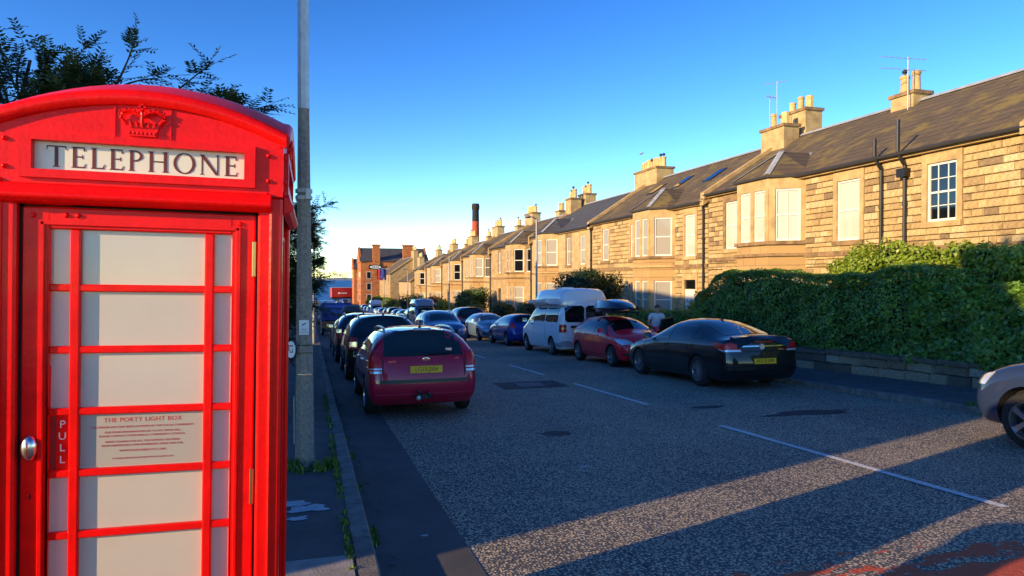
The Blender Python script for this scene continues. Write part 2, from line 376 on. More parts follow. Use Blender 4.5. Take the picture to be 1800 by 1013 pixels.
pvl = struct('pavement_left', strip(-3.2, KL-.15, -8, 256, .115), 'pavement_asphalt')
pvr = struct('pavement_right', strip(KR+.15, 12.25, 1.6, 256, .115), 'pavement_asphalt')
struct('garden_ground', strip(12.25, 34, 1.6, 190, .10), 'grass')
struct('garden_ground_left', strip(-30, -3.2, -6, 250, .10), 'grass')
# kerb stones: one by one while they can be told apart
ks = MB().box(0, .15, 0, .9, -.12, .118).mesh('kerb_stone', ['kerb_stone']); bevel_mesh(ks, .014)
def kerbs(x, y0, y1, parent):
    y = y0
    while y < y1:
        o = link('kerb_stone', ks, parent, (x, y, G(y) + rnd.uniform(-.006, .006))); L = rnd.uniform(.82, 1.0)
        o.rotation_euler = (math.atan(slope(y)), 0, rnd.uniform(-.006, .006)); o.scale = (1, L/.9 - .012, 1); y += L
kerbs(KL-.15, -3, 48, pvl); kerbs(KR, 1.6, 52, pvr)
k = strip(KL-.15, KL, 48.4, 256, .118); k.v += [(KL, y, z-.2) for x, y, z in k.v if x > KL-.01]
b0 = strip(KL-.15, KL, 48.4, 256, .118); kb = b0.build('kerb', 'kerb_stone', pvl); 
kb2 = strip(KR, KR+.15, 52.4, 256, .118).build('kerb', 'kerb_stone', pvr)
wl_ = MB()
for (xx, ya) in ((KL, 48.4), (KR, 52.4)):
    ys = np.linspace(ya, 256, 100)
    wl_.add([(xx, y, G(y)+d) for y in ys for d in (-.05, .118)], [(2*i, 2*i+2, 2*i+3, 2*i+1) for i in range(99)])
wl_.build('kerb_face', 'kerb_stone', pvl)
# centre line dashes and manhole, patches
def dash(x, y0, y1, w=.1):
    mb = MB(); n = 6; vs = []
    for i in range(n+1):
        y = y0+(y1-y0)*i/n
        for s in (-1, 1): vs.append((x+s*(w/2+rnd.uniform(-.006,.006)), y, G(y)+.008))
    mb.add(vs, [(2*i, 2*i+1, 2*i+3, 2*i+2) for i in range(n)]); return tag(mb.build('centre_line_dash', 'road_paint', ro), None)
for a, b in ((4.45, 8.75), (11.0, 14.6), (16.7, 20.0), (23, 26), (29, 32), (35, 38), (41, 44), (47, 50), (-4, -1)): dash(5.78, a, b)
pbr('slab_dark', (.11,.105,.1), rough=.8, noise_amt=.3, noise_scale=20); pbr('patch', (.035,.035,.038), rough=.9, noise_amt=.2, noise_scale=3, bump=.4, bump_scale=120)
def blob(name, cx, cy, rx, ry, mat, dz, parent=None, n=22, jag=.3, base=G):
    pts = []
    for i in range(n):
        t = 2*PI*i/n; r = 1 + jag*noise.noise(Vector((cx*3+math.cos(t)*1.3, cy*3+math.sin(t)*1.3, 0)))*2
        x = cx+rx*r*math.cos(t); y = cy+ry*r*math.sin(t); pts.append((x, y, base(y)+dz))
    return MB().add([(cx, cy, base(cy)+dz)] + pts, [(0, i+1, (i+1) % n+1) for i in range(n)]).build(name, mat, parent)
MB().add([(x, y, G(y)+.006) for x, y in ((4.0,14.1),(5.5,14.1),(5.55,15.4),(4.05,15.4))], [(0,1,2,3)]).build('tarmac_patch', 'patch', ro)
MB().box(4.45, 5.05, 14.45, 15.0, G(14.7)-.02, G(14.7)+.016).build('manhole_cover', 'slab_dark', ro)
for a in ((6.6,10.4,.3,.15),(7.8,9.3,.8,.2),(3.3,9.0,.22,.15)): blob('tarmac_repair', *a, 'patch', .005, ro)
blob('litter', 2.9, 7.0, .07, .03, 'white_spill', .012, ro); blob('litter', .85, 5.3, .03, .02, 'white_spill', .010, ro)
for a in ((.0,5.95,.16,.13),(-.16,6.15,.12,.08),(-.12,5.7,.08,.05)): blob('paint_spill', *a, 'white_spill', .121, pvl, jag=.5)
MB().add([(-3.1,3.9,G(3.9)+.119),(KL-.16,3.9,G(3.9)+.119),(KL-.16,4.75,G(4.75)+.119),(-3.1,4.75,G(4.75)+.119)], [(0,1,2,3)]).build('paving_slab', 'slab', pvl)

# ------------------------------------------------------------------ leaves
def leaf_cloud(n, sampler, size, seed=0, aspect=.55, up=.3, tone=None):
    """n rhombic leaves; sampler(rng, n) -> positions (n,3), normals (n,3), tone (n)"""
    rg = np.random.default_rng(seed); P, Nn, T = sampler(rg, n)
    n = len(P); s = size*(.6+.8*rg.random(n))[:, None]
    Nn = Nn + rg.normal(0, .55, (n,3)); Nn[:,2] += up; Nn /= np.linalg.norm(Nn, axis=1)[:,None]+1e-9
    d = rg.normal(0,1,(n,3)); d -= (d*Nn).sum(1)[:,None]*Nn; d /= np.linalg.norm(d, axis=1)[:,None]+1e-9
    e = np.cross(Nn, d)
    V = np.empty((n,4,3)); V[:,0] = P-d*s; V[:,1] = P+e*s*aspect; V[:,2] = P+d*s; V[:,3] = P-e*s*aspect - Nn*s*.0
    V[:,1] += Nn*s*.18; V[:,3] += Nn*s*.18
    return V.reshape(-1,3), np.arange(4*n).reshape(n,4), np.repeat(T, 4)
def leaf_obj(name, V, F, T, mat, parent=None):
    me = bpy.data.meshes.new(name); me.vertices.add(len(V)); me.vertices.foreach_set('co', V.ravel())
    me.loops.add(F.size); me.loops.foreach_set('vertex_index', F.ravel().astype(np.int32))
    me.polygons.add(len(F)); me.polygons.foreach_set('loop_start', np.arange(0, F.size, F.shape[1], dtype=np.int32)); me.polygons.foreach_set('loop_total', np.full(len(F), F.shape[1], dtype=np.int32))
    a = me.attributes.new('tone', 'FLOAT', 'POINT'); a.data.foreach_set('value', T.astype(np.float32))
    me.materials.append(M(mat)); me.update(calc_edges=True)
    return link(name, me, parent)
def blob_sampler(blobs, shell=.55):
    """blobs: (cx,cy,cz,rx,ry,rz); leaves in an uneven shell of each"""
    B = np.array(blobs); wts = (B[:,3]*B[:,4]+B[:,4]*B[:,5]+B[:,3]*B[:,5]); wts = wts/wts.sum()
    def f(rg, n):
        k = rg.choice(len(B), n, p=wts); d = rg.normal(0,1,(n,3)); d /= np.linalg.norm(d,axis=1)[:,None]
        ph = B[k,0]*3.1+B[k,1]*1.7
        lump = 1+.16*np.sin(d[:,0]*5+ph)*np.sin(d[:,1]*6+ph*2)+.12*np.sin(d[:,2]*9+d[:,0]*7+ph)
        r = lump*(shell+(1-shell)*rg.random(n)**.6)
        P = B[k,:3]+d*B[k,3:]*r[:,None]
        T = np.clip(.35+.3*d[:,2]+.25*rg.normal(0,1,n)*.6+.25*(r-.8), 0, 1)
        return P, d.copy(), T
    return f
def tufts(name, spots, mat, parent, hmax=.1, per=14):
    V = []; F = []; T = []
    for (x, y, z, rad, h) in spots:
        for i in range(per):
            a = rnd.uniform(0, 2*PI); rr = rad*math.sqrt(rnd.random()); px, py = x+rr*math.cos(a), y+rr*math.sin(a)
            hh = h*rnd.uniform(.5, 1.1); dx, dy = rnd.uniform(-.6,.6)*hh, rnd.uniform(-.6,.6)*hh; w = rnd.uniform(.004,.012)*(1+4*h)
            ca, sa = math.cos(a)*w, math.sin(a)*w; b = len(V)
            V += [(px-sa,py+ca,z),(px+sa,py-ca,z),(px+dx*.5+sa*.8,py+dy*.5-ca*.8,z+hh*.7),(px+dx,py+dy,z+hh)]; F.append((b,b+1,b+2,b+3)); T += [rnd.random()]*4
    return leaf_obj(name, np.array(V), np.array(F), np.array(T), mat, parent)
sp = []
for i in range(70):
    y = 4.4+i*.13+rnd.uniform(-.05,.05)
    if noise.noise(Vector((y*1.1,0,0))) > -.12: sp.append((KL-.17+rnd.uniform(-.02,.01), y, G(y)+.115, .035, rnd.uniform(.02,.06)))
for (y, s) in ((5.25,.07),(5.4,.08),(6.9,.05),(8.4,.06),(9.6,.05)): sp += [(KL+.03, y+rnd.uniform(-.08,.08), G(y), .05, s) for _ in range(3)]
o = tufts('kerb_weeds', sp, 'leaf_grass', None, per=12); tag(o, 'small weeds and grass growing along the kerb joint', 'weeds', kind='stuff')
sp = []
for i in range(26):
    a = rnd.uniform(0, 2*PI); rr = rnd.uniform(.1,.24); sp.append((-.03+rr*math.cos(a)*1.1, 7.55+rr*math.sin(a)-.08, G(7.5)+.115, .06, rnd.uniform(.05,.12)))
o = tufts('weed_clump', sp, 'leaf_grass', None, per=22); tag(o, 'clump of green weeds at the foot of the concrete lamp post', 'weeds', kind='stuff')
sp = [(rnd.uniform(KR-.02, KR+.3), rnd.uniform(4.5, 8.6), 0, .12, rnd.uniform(.03,.08)) for _ in range(90)]; sp = [(x, y, G(y)+(.02 if x < KR else .115), r, h) for x, y, z, r, h in sp]
o = tufts('verge_grass', sp, 'leaf_grass', None, per=12); tag(o, 'short green grass along the right kerb by the grey car', 'grass', kind='stuff')
def dry(spots, name, label):
    V = []; F = []; T = []
    for (x, y, z) in spots:
        a = rnd.uniform(0, 6.28); s = rnd.uniform(.015,.04); c, d = math.cos(a)*s, math.sin(a)*s; b = len(V)
        V += [(x-c,y-d,z),(x+d*.5,y-c*.5,z+s*.4),(x+c,y+d,z+s*.2),(x-d*.5,y+c*.5,z+s*.3)]; F.append((b,b+1,b+2,b+3)); T += [rnd.random()]*4
    tag(leaf_obj(name, np.array(V), np.array(F), np.array(T), 'leaf_rust'), label, 'leaves', kind='stuff')
dry([(KL+abs(rnd.gauss(0,.1))+.01, y, G(y)+.006) for y in np.linspace(4.6, 16, 70)], 'fallen_leaves', 'brown fallen leaves and grit in the left gutter')

# ================================================================== TELEPHONE BOX
BX = empty('telephone_box', (-.583, 2.6, .12), 'red cast iron telephone kiosk with domed roof and white panels on the left pavement', 'phone box')
BX.rotation_euler = (0, R(.9), 0)
def face_m(k): return Matrix.Translation((0,.455,0)) @ Matrix.Rotation(-k*PI/2, 4, 'Z') @ Matrix.Translation((0,-.455,0))
def bpart(mb, name, mat, k=0, smooth=False, bevel=0, parent=BX):
    o = mb.build(name, mat, parent, smooth, None, bevel) if isinstance(mb, MB) else link(name, mb, parent)
    o.matrix_local = face_m(k); return o
bpart(MB().box(-.47,.47,-.012,.922,-.13,.09), 'plinth', 'red_box', bevel=.012)
for sx in (-1, 1):
    for yy in (0, .825):
        mb = MB().box(min(sx*.372, sx*.455), max(sx*.372, sx*.455), yy, yy+.085, .09, 1.984)
        bpart(mb, 'corner_post', 'red_box', bevel=.008)
        q = MB()                                       # thin bead up the post
        q.tube([(sx*.418, yy if yy < .1 else yy+.085, .12), (sx*.418, yy if yy < .1 else yy+.085, 1.93)], .009, 6); bpart(q, 'post_bead', 'red_box', smooth=True)
def arc(x, top, rise, hw): return top - rise*(x/hw)**2
NA = 28
xs = [-.455+.91*i/NA for i in range(NA+1)]
for k in range(4):
    hw = .455 if k % 2 == 0 else .4146; xk = [-hw]+[x for x in xs if abs(x) < hw-1e-4]+[hw]
    mb = MB(); poly = [(-hw,1.985),(hw,1.985),(hw,2.04),(-hw,2.04)]
    mb.extr(poly, (0,.04,0), X, Z, -Y, .04)
    for a, b in ((-hw,-.325),(.325,hw)): mb.extr([(a,2.04),(b,2.04),(b,2.135),(a,2.135)], (0,.04,0), X, Z, -Y, .04)
    mb.extr([(-hw,2.135),(hw,2.135)] + [(x, arc(x,2.285,.11,.455)) for x in reversed(xk)], (0,.04,0), X, Z, -Y, .04)
    fa = bpart(mb, 'fascia', 'red_box', k)
    rim = MB(); prof = [(.02,-.004),(-.014,-.004),(-.024,.012),(-.023,.034),(-.012,.046),(.03,.052)]
    ex = [-.466+.932*i/NA for i in range(NA+1)]; vs_ = []; n = len(prof)
    for x in ex:
        z = arc(x, 2.278, .112, .466)
        for (py, pz) in prof: vs_.append((x, py, z+pz))
    rim.add(vs_, [(i*n+j, (i+1)*n+j, (i+1)*n+(j+1)%n, i*n+(j+1)%n) for i in range(NA) for j in range(n)] + [tuple(range(n)), tuple(reversed(range(NA*n, NA*n+n)))])
    bpart(rim, 'roof_rim', 'red_box', k, smooth=50)
    fr = MB()
    for a, b, c, d in ((-.362,.362,2.135,2.16),(-.362,.362,2.012,2.04),(-.362,-.325,2.04,2.135),(.325,.362,2.04,2.135)): fr.box(a, b, -.016, .0, c, d)
    bpart(fr, 'sign_frame', 'red_box', k)
    sg = bpart(MB().box(-.328,.328,.014,.02,2.036,2.139), 'sign_panel', 'sign_cream', k)
    # lettering in roman capitals
    def rect(a, b, c, d): return [(a,c),(b,c),(b,d),(a,d)]
    def stem(x, w=.15): return [rect(x,x+w,0,1), rect(x-.055,x+w+.055,0,.04), rect(x-.055,x+w+.055,.96,1)]
    def ring(cx, cy, rx, ry, ix, iy, a0=0, a1=360, n=22):
        out = []
        for i in range(n):
            t0, t1 = R(a0+(a1-a0)*i/n), R(a0+(a1-a0)*(i+1)/n)
            out.append([(cx+ix*math.cos(t0),cy+iy*math.sin(t0)),(cx+rx*math.cos(t0),cy+ry*math.sin(t0)),(cx+rx*math.cos(t1),cy+ry*math.sin(t1)),(cx+ix*math.cos(t1),cy+iy*math.sin(t1))])
        return out
    Eg = stem(.06)+[rect(.06,.56,.935,1), [(.5,.8),(.575,.8),(.565,.94),(.53,.94)], rect(.2,.47,.49,.555), rect(.45,.48,.43,.62), rect(.06,.58,0,.065), [(.53,.06),(.57,.06),(.61,.2),(.58,.2)]]
    GL = {'T': (.84, [rect(.345,.495,0,1), rect(.28,.56,0,.04), rect(.02,.82,.935,1), [(0,.8),(.03,.8),(.07,.94),(.02,.94)], [(.81,.8),(.84,.8),(.82,.94),(.77,.94)]]),
          'E': (.62, Eg), 'L': (.6, stem(.06)+[rect(.06,.56,0,.065), [(.5,.06),(.55,.06),(.6,.22),(.57,.22)]]),
          'P': (.66, stem(.06)+ring(.24,.73,.38,.27,.25,.205,-90,90,14)+[rect(.2,.25,.935,1), rect(.2,.25,.46,.525)]),
          'H': (.92, stem(.06)+stem(.69)+[rect(.2,.7,.48,.545)]), 'O': (1.0, ring(.5,.5,.5,.52,.36,.46)),
          'N': (.95, [rect(.08,.14,0,1), rect(.02,.2,0,.035), rect(.8,.86,0,1), rect(.74,.92,.965,1), [(.0,1),(.19,1),(.87,0),(.74,0)]])}
    wtot = sum(GL[c][0] for c in 'TELEPHONE')+8*.2; h = .0705; sc = .592/wtot; cx = -.592/2+.005; tm = MB()
    for ch in 'TELEPHONE':
        w, polys = GL[ch]
        for q, p in enumerate(polys): tm.extr([(cx+px*sc, 2.0525+py*h) for px, py in p], (0,.0138-.0002*(q % 5),0), X, Z, -Y, .0012)
        cx += (w+.2)*sc
    bpart(tm, 'lettering', 'sign_maroon', k, parent=BX)
    for s in (-1, 1): bpart(MB().box(s*.086-.0025, s*.086+.0025, -.005, .001, 2.163, 2.268), 'fascia_joint', 'red_box', k)
    # crown in relief
    cr = MB(); cz = 2.168
    cr.extr([(-.042,0),(.042,0),(.046,.02),(-.046,.02)], (0,.0,cz), X, Z, -Y, .014)
    cr.extr([(-.046,.02),(.046,.02),(.056,.046),(-.056,.046)], (0,.0,cz), X, Z, -Y, .009)
    for i in range(7): cr.lathe([(0,-.004),(.0055,-.002),(.0055,.002),(0,.004)], 6, 'y', (-.038+.0127*i, -.013, cz+.01))
    for s in (-1, 1):
        pth = [(s*.05,-.008,cz+.04),(s*.066,-.011,cz+.058),(s*.062,-.014,cz+.076),(s*.04,-.016,cz+.084),(s*.018,-.017,cz+.076),(0,-.017,cz+.064)]
        cr.tube(pth, .006, 6)
        for i in range(9):
            t = i/8*5; a = int(min(t,4)); f_ = t-a; p = Vector(pth[a]).lerp(Vector(pth[a+1]), f_); d = Vector((s*.5, 0, 1))
            cr.lathe([(0,-.0042),(.0042,0),(0,.0042)], 6, 'y', (p.x+s*.004*(1 if i < 4 else -.2), p.y-.003, p.z+.007))
    cr.tube([(0,-.008,cz+.03),(0,-.017,cz+.05),(0,-.017,cz+.078)], .006, 6)
    for s in (-.034,-.017,0,.017,.034):
        cr.tube([(s,-.01,cz+.03),(s*1.15,-.014,cz+.05)], [.006,.003], 5); cr.tube([(s-.006,-.012,cz+.044),(s+.006,-.012,cz+.044)], .0032, 5)
    cr.lathe([(0,-.008),(.008,0),(0,.008)], 8, 'z', (0,-.015,cz+.086)); cr.box(-.0035,.0035,-.02,-.01,cz+.088,cz+.108); cr.box(-.011,.011,-.02,-.01,cz+.095,cz+.102)
    bpart(cr, 'crown_emblem', 'red_box', k, smooth=30)
    hd = MB().extr([(0,1.925),(-.022,1.932),(-.036,1.945),(-.038,1.955),(-.016,1.99),(0,1.995)], (-.418,0,0), Y, Z, X, .836); bpart(hd, 'cornice', 'red_box', k, bevel=.003)
    for (x, z) in ((-.405,2.135),(-.405,2.045),(.405,2.13),(.405,2.04),(.40,1.99),(-.418,2.0)): bpart(MB().lathe([(0,-.011),(.005,-.009),(.008,-.004),(.009,.001)], 8, 'y', (x, -.0, z)), 'bolt_head', 'red_box', k, smooth=True)
roof = MB(); n = 18; w = .462
vs_ = []
for j in range(n+1):
    for i in range(n+1):
        x = -w+2*w*i/n; y = -w+2*w*j/n; vs_.append((x, y+.455, 2.213+.112*(1-(x/w)**2)+.105*(1-(y/w)**2)))
roof.add(vs_, [(j*(n+1)+i, j*(n+1)+i+1, (j+1)*(n+1)+i+1, (j+1)*(n+1)+i) for j in range(n) for i in range(n)]); bpart(roof, 'domed_roof', 'red_box', smooth=80)
COLS = [(-.285,-.224), (-.194,.194), (.224,.285)]
ZT, PITCH, PH = 1.847, .21, .185
for k in range(4):
    door = k == 0; fr = MB(); y0, y1 = (.026, .06)
    fr.box(-.362,-.285,y0,y1,.1,1.918); fr.box(.285,.362,y0,y1,.1,1.918); fr.box(-.285,.285,y0,y1,ZT,1.918); fr.box(-.285,.285,y0,y1,.1,ZT-8*PITCH+.025)
    pnl = bpart(fr, 'door' if door else 'side_panel' if k in (1,3) else 'back_panel', 'red_box', k, bevel=.004)
    if True:
        bars = MB(); yb0 = y0+.004
        for a, b in ((-.224,-.194),(.194,.224)): bars.box(a, b, yb0, y1-.004, .2, ZT)
        for r in range(1, 8): bars.box(-.285,.285,yb0+.002,y1-.006,ZT-r*PITCH,ZT-r*PITCH+.025)
        o = bars.build('glazing_bars', 'red_box', pnl, bevel=.004)
        fm = MB()                                        # raised moulding round the glazing
        for a, b, c, d in ((-.31,-.296,.17,1.872),(.296,.31,.17,1.872),(-.31,.31,1.858,1.872)): fm.box(a, b, y0-.008, y0, c, d)
        fm.build('moulding', 'red_box', pnl, bevel=.003)
        for r in range(8):
            for c, (a, b) in enumerate(COLS):
                z1 = ZT-r*PITCH; z0 = z1-PH
                pull = door and r == 3 and c == 0
                p = MB().box(a-.004, b+.004, .05, .056, z0-.004, z1+.004).build('pane', 'dark_red' if pull else 'pane_white', pnl)
                if pull:
                    MB().box(a+.02, b, .0485, .0497, z0, z1).build('pull_plate', 'red_box', p)
                    for i, ch in enumerate('PULL'):
                        me = xform_mesh(text_mesh(ch, .036, .0006), frame_mat(((a+b)/2+.008, .047, z1-.032-i*.04), X, Z, -Y)); me.materials.append(M('pale_text')); link('pull_letter', me, p)
                if door and r == 3 and c == 1:
                    MB().box(a+.001, b-.001, .0483, .0497, z0+.004, z1-.002).build('notice', 'notice_grey', p)
                    for (txt, sz, dz) in (('THE PORTY LIGHT BOX', .0215, .024), ('THIS PHONE BOX HAS BEEN ADOPTED BY THE LOCAL COMMUNITY.', .0098, .048), ('FOR MORE INFORMATION OR TO GET INVOLVED,', .0098, .066), ('PLEASE CONTACT PORTOBELLO COMMUNITY COUNCIL.', .0098, .079),
                                          ('MANY THANKS FOR ALL THE SUPPORT RECEIVED', .0098, .099), ('FROM INDIVIDUALS AND BUSINESSES, NEAR AND FAR.', .0098, .112), ('WWW.PORTOBELLOCC.ORG', .0105, .131), ('GLAZING INSTALLED BY MARK SMITH GLAZING LTD', .0075, .157)):
                        me = xform_mesh(text_mesh(txt, sz, .0003, spacing=1.08), frame_mat(((a+b)/2, .0478, z1-dz), X, Z, -Y)); me.materials.append(M('panel_red_text')); link('notice_text', me, p)
    if door:
        gap = MB(); gap.box(-.372,-.362,.03,.05,.1,1.925); gap.box(.362,.372,.03,.05,.1,1.925); gap.box(-.372,.372,.03,.05,1.918,1.925); bpart(gap, 'door_gap', 'black_gap', 0)
        h = MB().lathe([(0,-.024),(.012,-.023),(.02,-.018),(.025,-.008),(.0265,.0)], 20, 'y'); me = h.mesh('door_handle', ['steel']); smooth_mesh(me)
        o = link('door_handle', me, pnl, (-.335, .026, 1.115)); o.scale = (1, 1, 1.75)
        MB().lathe([(0,-.004),(.014,-.004),(.017,0)], 16, 'y', (-.332,.026,.955)).build('lock', 'red_box', pnl, True); MB().box(-.334,-.33,.0205,.0215,.944,.962).build('keyhole', 'black_gap', pnl)
        for z in (1.76, .94):
            MB().box(.352,.366,.018,.027,z-.065,z+.065).build('hinge', 'brass', pnl, bevel=.003)
        for (x, z) in ((-.33,1.89),(-.235,1.893),(-.2,1.893),(.31,1.885)): MB().lathe([(0,-.008),(.005,-.007),(.008,-.002),(.009,.0)], 8, 'y', (x, y0, z)).build('bolt_head', 'red_box', pnl, True)
MB().box(-.40,.40,.07,.84,.09,.11).build('floor_plate', 'black_gap', BX)

# ================================================================== CONCRETE LAMP POST beside the kiosk
LP = empty('concrete_lamp_post', (-.07, 7.6, G(7.6)+.115), 'tall octagonal concrete lamp post with pale metal upper sleeve and small notices', 'lamp post')
def octo(r0, r1, z0, z1, n=8):
    mb = MB(); vs = []
    for r, z in ((r0,z0),(r1,z1)):
        for i in range(n): a = 2*PI*(i+.5)/n; vs.append((r*math.cos(a), r*math.sin(a), z))
    return mb.add(vs, [(i,(i+1)%n,n+(i+1)%n,n+i) for i in range(n)]+[tuple(range(n,2*n))])
octo(.108,.062,-.1,3.85).build('shaft', 'concrete_post', LP)
octo(.066,.058,3.8,5.4).build('upper_sleeve', 'galv', LP)
mb = MB(); mb.tube([(0,0,5.35),(.1,0,5.6),(.4,0,5.7)], .035, 8); mb.build('lamp_arm', 'galv', LP); MB().box(.3,.8,-.1,.1,5.66,5.78).build('lamp_head', 'lamp_grey', LP, bevel=.03)
for z in (2.86, 2.93): MB().lathe([(.06,-.02),(.088,-.02),(.088,.02),(.06,.02)], 8, 'z', (0,0,z)).build('steel_strap', 'galv', LP)
MB().box(.02,.075,-.1,-.07,2.84,2.95).build('strap_buckle', 'galv', LP)
MB().lathe([(.098,-.006),(.103,-.006),(.103,.006),(.098,.006)], 8, 'z', (0,0,.99)).build('wire_band', 'steel', LP)
sgn = MB().box(-.053,.047,-.104,-.1,1.41,1.565).build('notice_plate', 'white_sign', LP, bevel=.002)
dg = MB(); dg.extr([(-.02,.0),(.0,.005),(.018,.02),(.022,.032),(.012,.026),(-.004,.018),(-.02,.012)], (.0,-.105,1.51), X, Z, -Y, .001); dg.extr([(-.03,-.008),(-.02,-.008),(-.022,.004)], (.0,-.105,1.505), X, Z, -Y, .001)
dg.build('dog_symbol', 'black_print', sgn)
for i, t in enumerate(('CLEAN UP', 'AFTER', 'YOUR DOG')):
    me = xform_mesh(text_mesh(t, .016, .0004), frame_mat((-.003,-.1055,1.47-i*.018), X, Z, -Y)); me.materials.append(M('black_print')); link('notice_text', me, sgn)
ov = MB(); ov.lathe([(0,-.003),(.045,-.003),(.045,.003),(0,.003)], 28, 'y'); me = ov.mesh('oval_sign', ['white_sign']); ov_o = link('oval_sign', me, LP, (-.135,-.11,1.26)); ov_o.scale = (1,1,1.95)
lt = MB()
for r in range(4):
    for c in range(3):
        if rnd.random() < .85: lt.box(-.024+c*.017, -.012+c*.017, -.0045, -.0035, .016-r*.011, .0235-r*.011)
lt.build('printed_letters', 'black_print', ov_o)
for z in (1.3, 1.22): br = MB(); br.tube([(-.13,-.1,z),(.06,-.104,z)], .004, 5); br.tube([(.035,-.104,z),(.075,-.1,z)], .008, 6); br.build('sign_bracket', 'brass', LP)
MB().box(-.112,-.104,-.04,.04,.25,.75).build('access_door', 'galv', LP)
# pillar box just out of frame whose shadow lies across the road
PBX = empty('pillar_box', (-1.25, 1.72, G(1.72)+.115), 'red cylindrical post box with domed cap standing near the kiosk', 'post box')
MB().lathe([(.25,0),(.25,.1),(.22,.12),(.22,1.3),(.0,1.3)], 28).build('body', 'red_box', PBX, True); MB().lathe([(.235,1.3),(.25,1.34),(.25,1.4),(.2,1.46),(.1,1.5),(0,1.51)], 28).build('cap', 'red_box', PBX, True)
MB().box(-.1,.1,-.235,-.215,1.12,1.15).build('letter_slot', 'black_gap', PBX); MB().box(-.14,.14,-.228,-.21,.35,1.0).build('door_panel', 'red_box', PBX, bevel=.004)
